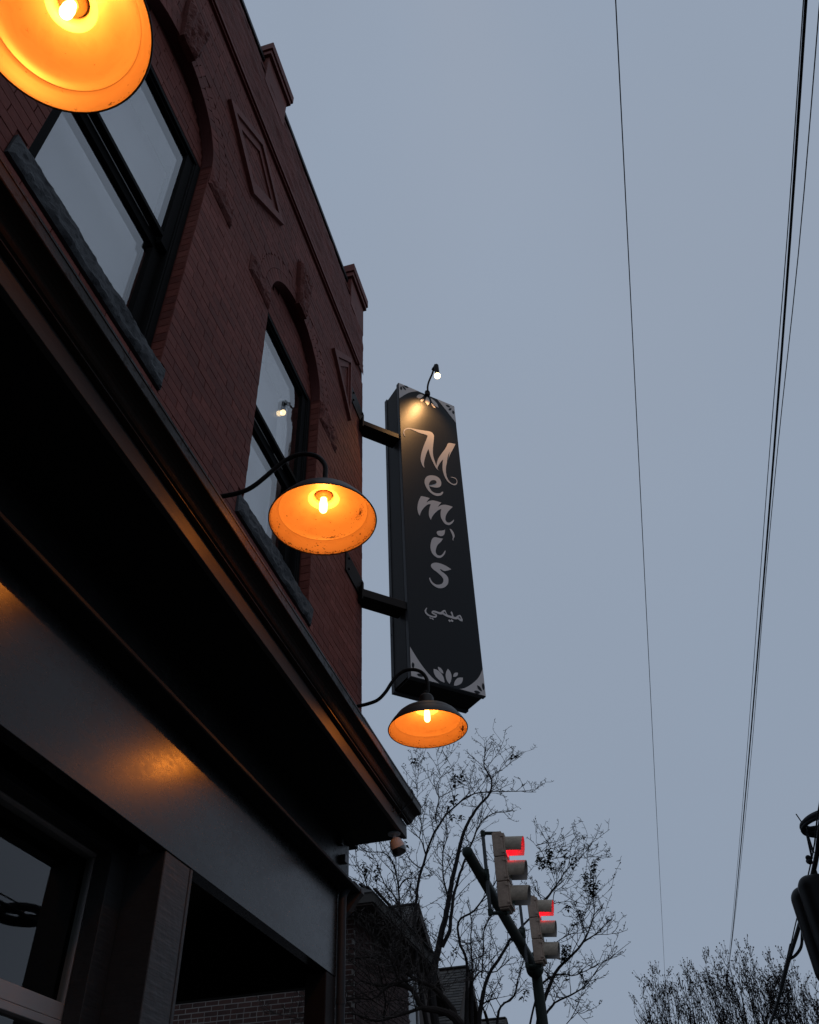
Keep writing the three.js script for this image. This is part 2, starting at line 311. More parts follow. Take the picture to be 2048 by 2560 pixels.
function ringPrism(outer, inner, z0, z1) {
  const s = new THREE.Shape(outer.map(p => new THREE.Vector2(...p))); if (inner) s.holes.push(new THREE.Path(inner.map(p => new THREE.Vector2(...p))));
  const g = new THREE.ExtrudeGeometry(s, { depth: z1 - z0, bevelEnabled: false }); g.translate(0, 0, z0); const q = g.toNonIndexed(); q.computeVertexNormals(); return boxuv(q);
}
for (const d of diamonds) {
  const dm = f => [[d.cx - d.a * f, d.cy], [d.cx, d.cy - d.b * f], [d.cx + d.a * f, d.cy], [d.cx, d.cy + d.b * f]];
  part('diamond_panel', [ringPrism(dm(1), dm(.8), ZF - .01, ZF + .032), ringPrism(dm(.8), dm(.57), ZF - .01, ZF + .014)], M.redSmooth, bld);
}
{
  const t = (f, o) => [[4.587 + o, 6.57], [5.105 - o * .3, 6.095 + o * .95], [5.105 - o * .3, 7.045 - o * .95]];
  part('diamond_panel', [ringPrism(t(1, 0), t(1, .11), ZF - .01, ZF + .032), ringPrism(t(1, .11), t(1, .22), ZF - .01, ZF + .014)], M.redSmooth, bld);
}
part('string_course', [box(-6, 5.335, 7.244, 7.27, -1.80, -1.764, .003), box(-6, 5.37, 7.2715, 7.318, -1.80, -1.748, .004)], M.redSmooth, bld);
{ // parapet: a rough band, leaning back between the piers under a thin coping
  const bays = [[-6, 2.636], [3.081, 5.109]];
  const lean = (x0, x1, y0, y1, z0, z1, seed) => {
    const nx = Math.round((x1 - x0) / .045), ny = Math.max(5, Math.round((y1 - y0) / .035)), g = new THREE.PlaneGeometry(1, 1, nx, ny), p = g.attributes.position;
    for (let i = 0; i < p.count; i++) { const u = p.getX(i) + .5, v = p.getY(i) + .5, x = x0 + (x1 - x0) * u, y = y0 + (y1 - y0) * v; p.setXYZ(i, x, y, z0 + (z1 - z0) * v + .022 * (fbm(x * 5, y * 11, seed, 4) - .5) + .008 * (fbm(x * 16, y * 24, seed + 5, 2) - .5)); }
    const q = g.toNonIndexed(); q.computeVertexNormals(); return boxuv(q);
  };
  part('parapet_band', [lean(-6, XC, 7.318, 8.19, -1.774, -1.778, 70), ...bays.map(([a, b], i) => lean(a, b, 8.19, 8.5, -1.778, -1.832, 72 + i))], M.redRough, bld);
  part('parapet_wall', box(-6, XC - .006, 8.2, 8.5, -2.06, -1.845, .004), M.redSmooth, bld);
  part('coping', bays.map(([a, b]) => box(a, b, 8.5, 8.565, -2.08, -1.812, .006)), M.coping, bld);
  for (const [a, b] of [[2.636, 3.081], [5.109, XC + .004]]) {
    const pier = part('parapet_pier', box(a, b, 8.05, 8.572, -2.08, -1.774, .004), M.redSmooth, bld);
    part('pier_cap', [box(a - .03, b + .03, 8.573, 8.65, -2.1, -1.744, .005), box(a - .047, b + .047, 8.652, 8.79, -2.12, -1.729, .006)], M.redSmooth, pier);
  }
}
// upstairs windows: black frames, two panes a finger apart, a pale blind behind
wins.forEach((w, i) => {
  const win = new THREE.Group(); win.name = 'window'; bld.add(win);
  const L = w.xl, R = w.xr, B = 3.40, T = SPRING, z = -1.862;
  part('frame', [box(L, L + .05, B, T, z - .1, z), box(R - .05, R, B, T, z - .1, z), box(L + .05, R - .05, T - .042, T, z - .1, z), box(R - .062, R - .05, B, T - .042, z - .03, z - .008)], M.frame, win);
  const l = L + .05, r = R - .05;
  part('upper_sash', [box(l, l + .085, 4.43, T - .042, z - .055, z - .018), box(r - .085, r, 4.43, T - .042, z - .055, z - .018), box(l + .085, r - .085, T - .062, T - .042, z - .055, z - .018), box(l + .085, r - .085, 4.488, 4.527, z - .062, z - .018)], M.sash, win);
  part('lower_sash', [box(l, l + .085, B, 4.3995, z - .1, z - .06), box(r - .085, r, B, 4.3995, z - .1, z - .06), box(l + .085, r - .085, B, B + .09, z - .1, z - .06), box(l + .002, r - .002, 4.40, 4.4875, z - .105, z - .064)], M.sash, win);
  const sheet = (x0, x1, y0, y1, zz) => { const g = new THREE.PlaneGeometry(x1 - x0, y1 - y0); g.translate((x0 + x1) / 2, (y0 + y1) / 2, zz); return g; };
  for (const dz of [0, .022]) {
    part('pane', sheet(l + .08, r - .08, 4.52, T - .06, z - .034 - dz), M.pane, win);
    part('pane', sheet(l + .08, r - .08, B + .085, 4.41, z - .08 - dz), M.pane, win);
  }
  part('blind', [box(l - .02, r + .02, B - .05, T + .02, z - .24, z - .235, .001)], M.blind, win);
  if (i) {
    const g = new THREE.PlaneGeometry(.17, 1.9, 40, 4), p = g.attributes.position;
    for (let k = 0; k < p.count; k++) p.setZ(k, .016 * Math.sin(p.getX(k) * 150) + .006 * Math.sin(p.getY(k) * 6));
    g.translate(r - .11, 4.45, z - .17); const q = g.toNonIndexed(); q.computeVertexNormals();
    part('curtain', q, std({ color: lin(.3, .3, .29), roughness: .9, side: THREE.DoubleSide }), win);
  }
  part('reveal_lining', [box(L - .02, L, B, T, -2.4, z - .1), box(R, R + .02, B, T, -2.4, z - .1), box(L - .02, R + .02, T, T + .02, -2.4, z - .108), box(L - .02, R + .02, B - .07, B - .05, -2.4, z - .1), box(L - .1, R + .1, B - .1, T + .1, -2.42, -2.4)], M.dark, win);
});

// ---------------------------------------------------------------- the black shopfront
const XE = 4.922;
part('gutter', prismX([[-1.193, 2.158], [-1.1905, 2.156], [-1.1905, 2.146], [-1.193, 2.144], [-1.193, 2.104], [-1.1955, 2.1005], [-1.212, 2.099], [-1.224, 2.0955], [-1.236, 2.087], [-1.2445, 2.076], [-1.251, 2.065], [-1.257, 2.0575], [-1.2655, 2.0535], [-1.267, 2.049], [-1.2895, 2.049], [-1.2895, 2.158], [-1.285, 2.158], [-1.285, 2.056], [-1.268, 2.058], [-1.258, 2.063], [-1.247, 2.083], [-1.237, 2.094], [-1.225, 2.102], [-1.2, 2.106], [-1.197, 2.11], [-1.197, 2.158]], -6, XE), M.gutter, bld);
part('gutter_strap', [tube([[4.70, 2.162, -1.24], [4.70, 2.172, -1.2], [4.70, 2.150, -1.186], [4.70, 2.098, -1.192], [4.70, 2.066, -1.243], [4.70, 2.04, -1.262], [4.70, 2.02, -1.284]], .0035, 40, 6), tube([[4.60, 2.03, -1.286], [4.60, 2.022, -1.276], [4.602, 2.01, -1.278], [4.602, 2.006, -1.288]], .003, 16, 6)], M.bolt, bld);
part('pent_roof', prismX([[-1.29, 2.12], [-1.29, 2.10], [-1.79, 2.18], [-1.79, 2.20]], -6, XE), M.coping, bld);
{ // a bent scrap of flashing standing up behind the gutter lip near the corner
  const s = new THREE.Shape([[3.735, 2.10], [4.25, 2.10], [4.22, 2.158], [3.98, 2.166], [3.79, 2.172], [3.742, 2.166]].map(p => new THREE.Vector2(...p)));
  const g = new THREE.ExtrudeGeometry(s, { depth: .004, bevelEnabled: false }); g.translate(0, 0, -1.2015); part('flashing', boxuv(g.toNonIndexed()), M.gutter, bld);
}
part('eaves_board', box(-6, XE, 1.966, 2.0485, -1.315, -1.29, .003), M.board, bld);
part('soffit', box(-6, XE - .002, 1.970, 1.985, -1.72, -1.316, .002), M.soffit, bld);
part('eaves_end', box(XE - .02, XE - .003, 1.985, 2.12, -1.72, -1.317, .002), M.board, bld);
part('frieze', box(-6, XE - .003, 1.7125, 1.969, -1.72, -1.655, .004), M.frieze, bld);
part('bolt_box', box(4.70, 4.745, 1.905, 1.95, -1.656, -1.628, .006), M.bolt, bld);
part('bolt_box', box(4.745, 4.795, 1.815, 1.862, -1.656, -1.62, .006), M.bolt, bld);
part('cornice_moulding', [prismX([[-1.584, 1.712], [-1.581, 1.709], [-1.581, 1.696], [-1.584, 1.6925], [-1.59, 1.690], [-1.72, 1.690], [-1.72, 1.712]], -6, XE), box(-6, XE, 1.7125, 1.722, -1.66, -1.60, .002)], M.moulding, bld);
part('cornice_return', prismX([[-1.581, 1.7145], [-1.578, 1.711], [-1.578, 1.694], [-1.60, 1.672], [-1.655, 1.60], [-1.70, 1.565], [-1.72, 1.565], [-1.72, 1.7145]], XE + .001, XE + .055), M.board, bld);
for (const [a, b] of [[-6, .2], [.2, 4.80]]) {
  const g = box(a + .0012, b - .0012, 1.226, 1.6895, -1.74, -1.68, .003), uv = g.attributes.uv;
  for (let i = 0; i < uv.count; i++) uv.setXY(i, (uv.getX(i) - .2) / 4.6, (uv.getY(i) - 1.226) / .48);
  part('fascia_panel', g, M.panel, bld);
}
part('fascia_return', box(4.742, 4.80, 1.18, 1.6, -7, -1.742, .003), M.darkWood, bld);
part('porch_ceiling', box(3.02, 4.80, 1.6015, 1.63, -7, -1.73, 0), M.darkWood, bld);
part('beam', box(2.7, 4.742, 1.3, 1.60, -1.82, -1.7405, .0), M.dark, bld);
part('pilaster', [box(2.855, 3.055, -1.55, 1.2255, -1.836, -1.6825, .004), box(3.056, 3.08, -1.55, 1.2255, -1.84, -1.6805, .004)], M.post, bld);
part('corner_post', box(4.65, 4.80, -1.55, 1.2255, -1.80, -1.683, .006), M.darkWood, bld);
part('downspout', [rod([4.832, -1.5, -1.666], [4.832, 1.60, -1.666], .026, 20), tube([[4.832, 1.595, -1.666], [4.832, 1.66, -1.66], [4.84, 1.70, -1.64], [4.85, 1.72, -1.63]], .026, 14, 16), ...[1.1, .2].map(y => rod([4.832, y, -1.666], [4.832, y + .03, -1.666], .0295, 20))], M.pipe, bld);
{
  const win = new THREE.Group(); win.name = 'display_window'; bld.add(win);
  part('trim_board', [box(2.742, 2.8535, -1.55, 1.2255, -1.90, -1.832, .003), box(-6, 2.742, 1.2, 1.2255, -1.90, -1.832, .003)], M.post, win);
  part('frame', [box(2.783, 2.806, -1.1, 1.222, -1.96, -1.902, .002), box(-2, 2.783, 1.198, 1.222, -1.96, -1.902, .002), box(-2, 2.783, .666, .716, -1.96, -1.905, .003), box(-2, 2.783, .64, .6645, -1.96, -1.90, .003), box(-2, 2.783, -1.1, -1.0, -1.96, -1.9), box(.30, .36, -1.0, .64, -1.96, -1.902), box(.30, .36, .716, 1.198, -1.96, -1.902)], M.aluminium, win);
  part('glazing_bead', [box(2.760, 2.7825, .7165, 1.1975, -1.95, -1.916, .003)], M.aluminium, win);
  const sheet = (x0, x1, y0, y1) => { const g = new THREE.PlaneGeometry(x1 - x0, y1 - y0); g.translate((x0 + x1) / 2, (y0 + y1) / 2, -1.926); return g; };
  part('pane', sheet(.36, 2.77, .71, 1.20), M.shopPane, win); part('pane', sheet(-2, .30, .71, 1.20), M.shopPane, win);
  part('pane', sheet(.36, 2.785, -1.0, .645), M.shopPane, win); part('pane', sheet(-2, .30, -1.0, .645), M.shopPane, win);
  part('shop_wall', [box(-6, -2, -1.55, 1.2, -1.98, -1.86), box(-2, 2.86, -1.55, -1.1, -1.98, -1.86), box(2.806, 3.02, -1.55, 1.6, -7, -1.903), box(-6, 3.0, -1.55, 2.2, -7.2, -7), box(-6.2, -6, -1.55, 2.2, -7.2, -1.74)], M.dark, win);
  part('shop_ceiling', box(-6, 2.81, 1.6, 1.64, -7, -1.75), M.darkWood, win);
  part('shop_floor', box(-6, 3, -1.55, -1.5, -7, -1.98), M.darkWood, win);
}

// ---------------------------------------------------------------- three gooseneck lamps over the shopfront
const AMBER = lin(1, .275, .028);
M.shade = matt({ color: lin(.020, .012, .0095), roughness: 0.45, bumpMap: grain, bumpScale: 0.0006, specularIntensity: .55 });
function enamel(seed, dirt) {
  return std({
    color: lin(.175, .125, .09), roughness: 0.38,
    map: canvas(2048, 1024, (c, w, h) => {           // u runs round the shade, v from the neck (top) to the rim
      c.fillStyle = '#fff'; c.fillRect(0, 0, w, h); const r = mulberry(seed);
      for (let k = 0; k < 260; k++) { c.fillStyle = `rgba(170,140,110,${.02 + .03 * r()})`; c.beginPath(); c.ellipse(r() * w, r() * h, 20 + 70 * r(), 10 + 40 * r(), r() * 3, 0, 7); c.fill(); }
      const spot = (x, y, s) => { s *= 2.4; c.fillStyle = `rgba(${30 + 60 * r()},${10 + 14 * r()},6,${.6 + .4 * r()})`; c.beginPath(); c.ellipse(x, y, s * (.5 + r()), s * (.5 + r()) * 1.5, r() * 3, 0, 7); c.fill(); };
      for (let k = 0; k < 300 * dirt; k++) spot(r() * w, h * Math.sqrt(r()), .7 + 2.2 * r() * r());
      for (let g = 0; g < 5 * dirt; g++) { const x = r() * w, y = h * (.45 + .5 * r()); for (let k = 0; k < 170; k++) { const a = r() * 6.3, q = r() * r() * 130; spot(x + q * Math.cos(a) * 1.2, y + q * Math.sin(a) * .8, .6 + 1.7 * r()); } spot(x, y, 8); }
      for (let k = 0; k < 26 * dirt; k++) { let x = r() * w, y = h * (.25 + .7 * r()); c.strokeStyle = 'rgba(70,32,16,.6)'; c.lineWidth = 1 + 1.6 * r(); c.beginPath(); c.moveTo(x, y); for (let q = 0; q < 5; q++) { x += (r() - .5) * 26; y += (r() - .3) * 20; c.lineTo(x, y); } c.stroke(); }
      for (let k = 0; k < 700 * dirt; k++) spot(r() * w, h * (.93 + .07 * r()), .7 + 1.8 * r());
    }),
  });
}
const lampShapes = (() => {
  const V = a => a.map(([r, y]) => new THREE.Vector2(r, y));
  const inner = V([[.066, .124], [.080, .1205], [.105, .113], [.130, .103], [.152, .090], [.169, .0755], [.179, .063], [.1845, .053]]), band = V([[.1845, .0531], [.1875, .0515], [.1955, .041], [.206, .024], [.2145, .008], [.2185, .0015]]);
  const outer = V([[.2185, .0012], [.2225, -.0012], [.224, .003], [.2215, .008], [.2115, .026], [.200, .044], [.190, .0555], [.1865, .0605], [.182, .068], [.172, .0815], [.155, .0965], [.133, .109], [.108, .119], [.083, .1275], [.068, .1315], [.058, .136], [.05, .1405], [.0455, .147], [.0435, .16], [.0415, .198], [.037, .208], [.030, .216], [.016, .220], [.0125, .232]]);
  const neck = V([[.0662, .1238], [.056, .129], [.048, .133], [.0425, .14], [.0405, .16], [.0395, .19], [.001, .192]]);
  return {
    inner: (() => { const a = new THREE.LatheGeometry(inner, 96), b = new THREE.LatheGeometry(band, 96); for (const [g, p, q] of [[a, 0, .72], [b, .72, 1]]) { const uv = g.attributes.uv; for (let i = 0; i < uv.count; i++) uv.setY(i, 1 - (p + (q - p) * uv.getY(i))); } return join([a, b]); })(), outer: new THREE.LatheGeometry(outer, 96), neck: new THREE.LatheGeometry(neck, 64),
    socket: new THREE.LatheGeometry(V([[.001, .124], [.017, .124], [.0185, .127], [.022, .13], [.033, .136], [.0355, .142], [.0355, .15], [.031, .156], [.02, .16], [.02, .19]]), 40),
    bulb: new THREE.LatheGeometry(V([[.0005, .047], [.006, .0482], [.0115, .052], [.0155, .058], [.0172, .066], [.0172, .095], [.0155, .107], [.0135, .116], [.0133, .126]]), 32),
    arm: tube([[0, .228, .003], [0, .264, .002], [0, .316, .001], [0, .36, -.015], [0, .40, -.046], [0, .426, -.092], [0, .433, -.137], [0, .419, -.186], [0, .383, -.234], [0, .341, -.28], [0, .305, -.322], [0, .282, -.364], [0, .274, -.418], [0, .276, -.478], [0, .277, -.60], [0, .277, -.905]], .0108, 90, 16),
    collar: new THREE.LatheGeometry(V([[.0108, .218], [.0145, .219], [.0155, .226], [.0155, .238], [.0135, .243], [.0108, .244]]), 32),
    plate: (() => { const g = new THREE.CylinderGeometry(.055, .06, .022, 40); g.rotateX(Math.PI / 2); g.translate(0, .277, -.90); return g; })(),
  };
})();
const bulbMat = std({ color: 0x000000, emissive: lin(1, .42, .12), emissiveIntensity: 14 });
const lampAt = [
  { p: [.475, 2.221, -.902], turn: 0, label: 'gooseneck lamp with clean orange-lit shade, cut off by the top left corner', dirt: .12 },
  { p: [2.331, 2.226, -.9106], turn: 0, label: 'gooseneck lamp with rust-speckled glowing shade in front of the arched window', dirt: 1 },
  { p: [4.006, 2.163, -.915], turn: 0, label: 'gooseneck lamp hanging just below the bottom of the vertical sign', dirt: .45 },
];
lampAt.forEach(({ p, label, dirt }, i) => {
  const t = thing('gooseneck_lamp', label, 'lamp', p, 'gooseneck lamps along the shopfront');
  const o = { placed: true }; t.scale.setScalar(.9545);
  const shade = part('shade', lampShapes.outer, M.shade, t, o);
  part('lining', lampShapes.inner, enamel(200 + i, dirt), shade, o);
  part('neck_lining', lampShapes.neck, std({ color: lin(.3, .26, .2), roughness: .4 }), shade, o);
  part('socket', lampShapes.socket, std({ color: lin(.12, .06, .03), roughness: .5 }), t, o);
  const bulb = part('bulb', lampShapes.bulb, bulbMat, t, o); bulb.castShadow = false;
  part('arm', i === 2 ? tube([[0, .228, .009], [0, .264, .013], [0, .30, .013], [0, .334, .005], [0, .376, -.022], [0, .401, -.068], [0, .404, -.115], [0, .386, -.157], [0, .342, -.2], [0, .282, -.242], [0, .24, -.29], [0, .226, -.349], [0, .222, -.411], [0, .222, -.5], [0, .222, -.90]], .0105, 90, 16) : lampShapes.arm.clone(), M.steel, t, o);
  part('collar', lampShapes.collar, M.steel, t, o);
  const pl = part('wall_plate', lampShapes.plate, M.steel, t, o); if (i === 2) pl.position.y = -.055;
  const light = new THREE.PointLight(AMBER, LAMP_POWER, 0, 2); light.position.set(0, .058, 0); light.castShadow = true; light.shadow.radius = .8; t.add(light);
});

// ---------------------------------------------------------------- the vertical sign on the corner
const sd = new THREE.Vector3(Math.SQRT1_2, 0, Math.SQRT1_2), sn = new THREE.Vector3(-Math.SQRT1_2, 0, Math.SQRT1_2);
const S0 = [5.554 + .355 * Math.SQRT1_2, 3.56, -1.78 + .355 * Math.SQRT1_2];   // foot of the cabinet, next to the corner
const sign = thing('blade_sign', 'tall black vertical shop sign with cream lettering, set diagonally on the building corner', 'sign', S0);
sign.rotation.y = -Math.PI / 4;                       // local x runs outwards along the face, local z towards the street in front
const SW = .722, SH = 3.68, SD = .1575;
const P = { placed: true };
const signDirt = canvas(256, 1024, (c, w, h) => {
  c.fillStyle = '#9a9a9a'; c.fillRect(0, 0, w, h); const r = mulberry(17);
  for (let k = 0; k < 70; k++) { const y = r() * r() * h; c.strokeStyle = `rgba(225,210,195,${.03 + .09 * r()})`; c.lineWidth = 1 + 5 * r(); const x = r() * w; c.beginPath(); c.moveTo(x, y); c.quadraticCurveTo(x + 20 * (r() - .5), y + 12, x + 34 * (r() - .5), y + 14 + 26 * r()); c.stroke(); }
  for (let k = 0; k < 150; k++) { c.fillStyle = `rgba(240,230,220,${.1 + .25 * r()})`; c.beginPath(); c.arc(r() * w, r() * h, .5 + .9 * r(), 0, 7); c.fill(); }
  for (let k = 0; k < 26; k++) { const x = r() * w; c.fillStyle = `rgba(255,255,255,${.02 + .03 * r()})`; c.fillRect(x, 0, 1 + 3 * r(), h * (.2 + .8 * r())); }
}, true, [1.385, .272]);
M.signFace = matt({ color: lin(.031, .034, .040), map: signDirt, roughness: 0.42, bumpMap: grain, bumpScale: 0.0003 });
M.vinyl = matt({ color: lin(.60, .55, .53), roughness: 0.5 });
M.leafVinyl = matt({ color: lin(.016, .017, .02), roughness: 0.45 });
const sb = (x0, x1, y0, y1, z0, z1, r = .002) => box(x0, x1, y0, y1, z0, z1, r);
part('cabinet', [sb(.02, SW - .004, .012, SH - .004, -SD + .03, SD - .03), sb(.006, .02, .03, SH - .03, -SD + .035, SD - .06, .001)], M.steel, sign, P);
part('front_frame', [sb(0, .012, 0, SH, SD - .046, SD - .003), sb(SW - .012, SW, 0, SH, SD - .046, SD - .003), sb(.012, SW - .012, SH - .012, SH, SD - .046, SD - .003), sb(.012, SW - .012, 0, .012, SD - .046, SD - .003)], M.steelGrey, sign, P);
part('rear_frame', [sb(0, .012, 0, SH, -SD, -SD + .046), sb(SW - .012, SW, 0, SH, -SD, -SD + .046), sb(.012, SW - .012, SH - .012, SH, -SD, -SD + .046), sb(.012, SW - .012, 0, .012, -SD, -SD + .046)], M.steelGrey, sign, P);
part('face_panel', sb(.004, SW - .004, .004, SH - .004, SD - .004, SD, .001), M.signFace, sign, P);
part('rear_panel', sb(.004, SW - .004, .004, SH - .004, -SD, -SD + .004, .001), M.signFace, sign, P);
part('rivet', Array.from({ length: 9 }, (_, k) => { const g = new THREE.SphereGeometry(.0055, 8, 6); g.translate(-.001, .15 + k * .42, -SD + .024); return g; }), M.bolt, sign, P);
const ART = {m_cap:[59,2835,42,2852,34,2885,40,2924,58,2957,94,2991,141,3008,218,3028,289,3051,356,3072,394,3066,410,3032,405,2977,394,2898,384,2819,380,2731,389,2664,404,2604,410,2582,426,2653,451,2722,498,2817,540,2896,569,2962,594,3012,679,3038,639,2938,595,2835,564,2748,541,2672,524,2587,523,2516,535,2453,561,2417,597,2407,628,2425,644,2454,642,2485,620,2497,576,2490,586,2502,629,2508,650,2489,651,2451,636,2414,603,2391,560,2396,527,2419,502,2465,487,2527,485,2596,493,2671,503,2719,470,2667,436,2595,421,2546,439,2523,409,2540,384,2584,359,2650,342,2713,329,2788,309,2739,285,2656,266,2577,260,2519,266,2480,242,2503,230,2539,224,2585,234,2660,256,2749,284,2843,311,2923,331,2992,298,2994,239,2985,181,2985,140,2989,93,2970,61,2941,46,2905,46,2869],
  m_slit:[591,2870,574,2796,554,2721,543,2670,553,2743,571,2816],
  e_out:[466,2239,463,2218,441,2182,400,2151,361,2144,317,2157,281,2190,258,2240,254,2284,267,2337,297,2382,344,2412,396,2424,435,2410,452,2368,449,2326,432,2291,402,2267,357,2251,306,2245,312,2215,333,2187,363,2178,397,2185,429,2203,450,2229],
  e_hole:[301,2255,336,2276,377,2308,395,2337,387,2356,361,2353,330,2327,310,2291],
  m_low:[173,1794,157,1831,153,1891,168,1973,193,2041,214,2067,302,2080,272,2031,260,2003,294,2038,345,2067,434,2077,403,2029,389,1998,431,2041,489,2070,566,2077,530,2026,498,1974,471,1912,465,1865,477,1839,504,1842,540,1875,561,1905,563,1891,544,1854,514,1819,485,1805,453,1811,428,1844,414,1882,416,1939,428,1989,393,1961,345,1897,314,1840,297,1793,281,1827,279,1882,292,1950,308,2002,274,1983,228,1923,194,1859],
  dot:[450,1732,443,1684,425,1649,396,1627,365,1629,352,1652,362,1676,390,1693,429,1713],
  apostrophe:[504,1763,525,1762,545,1737,555,1698,548,1669,539,1653,535,1622,527,1641,533,1665,529,1694,517,1726],
  i:[325,1587,346,1592,418,1604,391,1556,350,1499,327,1431,328,1391,347,1376,374,1383,402,1414,430,1465,437,1462,424,1422,394,1376,361,1349,325,1348,290,1371,272,1416,274,1475,290,1540,308,1572],
  s:[481,1260,452,1238,403,1212,368,1221,357,1213,371,1198,411,1178,435,1154,440,1117,428,1069,394,1025,347,996,301,993,262,1011,241,1042,236,1072,244,1080,252,1056,274,1031,308,1024,344,1037,371,1060,386,1092,381,1124,357,1148,318,1173,284,1188,267,1205,262,1225,277,1253,315,1277,367,1286,429,1280],
  ar1:[188,733,194,728,187,716,182,699,183,684,195,671,216,664,239,663,258,666,274,673,275,679,254,682,239,686,237,700,243,713,259,724,279,727,302,726,319,727,333,733,346,748,361,762,376,768,382,763,391,740,401,726,427,724,444,726,444,740,438,752,434,759,445,776,454,764,460,742,463,725,481,726,494,736,507,751,531,765,539,761,549,741,555,725,552,701,531,702,512,709,503,713,488,704,468,701,439,701,408,701,379,704,360,710,350,714,334,707,314,704,289,706,267,706,251,704,250,699,271,696,288,693,289,675,279,659,260,650,235,647,207,649,183,657,170,672,166,689,172,708],
  ar_h1:[360,739,372,750,384,729,376,728],
  ar_h2:[514,740,525,748,539,727,528,728],
  ar_d1:[209,632,216,641,230,637,240,641,253,633,251,624,239,626,231,631,220,625],
  ar_d2:[402,666,413,681,430,673,438,691,457,679,449,664,429,666,419,652],
  pt:[[221,3555,242,3550,263,3558,285,3578,305,3608,320,3641,299,3643,276,3635,254,3617,236,3590],
  [268,3518,279,3516,290,3520,301,3532,310,3548,317,3567,306,3568,294,3563,283,3553,274,3538],
  [365,3500,382,3538,389,3572,387,3602,377,3627,360,3642,345,3605,337,3567,337,3535,347,3513],
  [501,3534,495,3569,481,3598,460,3620,434,3635,408,3639,415,3605,430,3574,450,3549,473,3536],
  [459,3505,456,3524,448,3539,437,3550,423,3556,408,3557,412,3539,420,3522,431,3510,444,3504]],
  dt:[[33,3563,41,3582,45,3598,43,3613,38,3625,30,3632,23,3614,19,3595,19,3580,24,3569],
  [92,3597,90,3614,83,3629,73,3639,60,3645,47,3646,51,3629,58,3613,67,3602,79,3596],
  [126,3658,119,3670,108,3676,95,3676,79,3671,65,3663,73,3652,85,3646,98,3644,112,3648],
  [658,3623,653,3637,643,3644,631,3646,616,3642,601,3634,607,3622,617,3614,630,3611,643,3614],
  [632,3566,643,3564,653,3568,663,3578,672,3594,678,3611,668,3612,657,3607,646,3598,638,3584],
  [699,3528,707,3547,709,3563,707,3576,700,3585,690,3588,683,3570,680,3552,682,3539,688,3531]],
  cTL:[9,3689,256,3673,202,3640,141,3590,81,3522,32,3453,8,3414],
  cTR:[717,3652,488,3660,534,3622,589,3559,655,3474,715,3394],
  pb:[[220,130,221,94,233,66,256,45,286,31,318,27,315,60,303,92,282,115,254,128],
  [263,161,265,145,272,131,283,120,298,113,313,110,311,126,304,141,293,153,280,159],
  [360,168,342,135,334,104,336,73,347,46,365,27,381,58,390,93,390,125,380,150],
  [457,158,441,155,427,148,417,136,410,120,407,105,422,109,437,117,449,128,456,142],
  [503,123,473,116,448,102,428,79,414,51,408,23,436,31,463,47,485,68,498,94]],
  db:[[23,137,16,124,13,110,14,98,19,87,27,79,33,92,37,107,37,120,32,130],
  [57,35,65,25,77,20,91,20,107,24,121,31,112,40,100,46,86,47,72,44],
  [639,86,640,70,645,58,655,48,668,41,682,39,681,53,675,67,666,78,654,84],
  [702,124,693,109,689,93,690,79,694,65,702,56,710,71,715,88,715,103,711,115],
  [602,21,610,11,620,6,634,5,650,10,665,18,657,27,645,32,632,33,617,30]],
  cBL:[2,280,2,7,266,1,205,40,132,106,65,190],
  cBR:[461,-2,723,-8,724,269,670,177,617,114,561,63,508,25]};
function pts2(a, smooth) { const v = []; for (let i = 0; i < a.length; i += 2) v.push(new THREE.Vector2(a[i] / 1000, a[i + 1] / 1000)); return v; }
function smoothLoop(v, corner = 62) {                // rounds a drawn outline, keeping its sharp points
  const n = v.length, out = [];
  const ang = i => { const a = v[(i + n - 1) % n], b = v[i], c = v[(i + 1) % n]; return Math.abs(Math.atan2((b.x - a.x) * (c.y - b.y) - (b.y - a.y) * (c.x - b.x), (b.x - a.x) * (c.x - b.x) + (b.y - a.y) * (c.y - b.y))) * 57.3; };
  const sharp = v.map((_, i) => ang(i) > corner);
  for (let i = 0; i < n; i++) {
    const p1 = v[i], p2 = v[(i + 1) % n], p0 = sharp[i] ? p1 : v[(i + n - 1) % n], p3 = sharp[(i + 1) % n] ? p2 : v[(i + 2) % n];
    for (let k = 0; k < 4; k++) { const t = k / 4, t2 = t * t, t3 = t2 * t, f = (a, b, c, d) => .5 * (2 * b + (c - a) * t + (2 * a - 5 * b + 4 * c - d) * t2 + (3 * b - a - 3 * c + d) * t3); out.push(new THREE.Vector2(f(p0.x, p1.x, p2.x, p3.x), f(p0.y, p1.y, p2.y, p3.y))); }
  }
  return out;
}
function decal(outline, holes, z, mat, name, label) {
  const s = new THREE.Shape(outline); for (const h of holes) s.holes.push(new THREE.Path(h));
  const g = new THREE.ExtrudeGeometry(s, { depth: .0015, bevelEnabled: false }); g.translate(0, 0, z);
  return part(name, g, mat, sign, { placed: true, label });
}
const sl = k => smoothLoop(pts2(ART[k]));
decal(sl('m_cap'), [], SD + .001, M.vinyl, 'letter'); decal(sl('m_slit'), [], SD + .003, M.leafVinyl, 'letter_slit');
decal(sl('e_out'), [], SD + .001, M.vinyl, 'letter'); decal(sl('e_hole'), [], SD + .003, M.leafVinyl, 'letter_slit');
for (const k of ['m_low', 'dot', 'i', 's']) decal(sl(k), [], SD + .001, M.vinyl, k === 'dot' ? 'letter_dot' : 'letter');
decal(sl('apostrophe'), [], SD + .001, M.vinyl, 'apostrophe');
decal(sl('ar1'), [], SD + .001, M.vinyl, 'arabic_word');
for (const k of ['ar_h1', 'ar_h2']) decal(sl(k), [], SD + .003, M.leafVinyl, 'letter_slit');
for (const k of ['ar_d1', 'ar_d2']) decal(sl(k), [], SD + .001, M.vinyl, 'letter_dot');
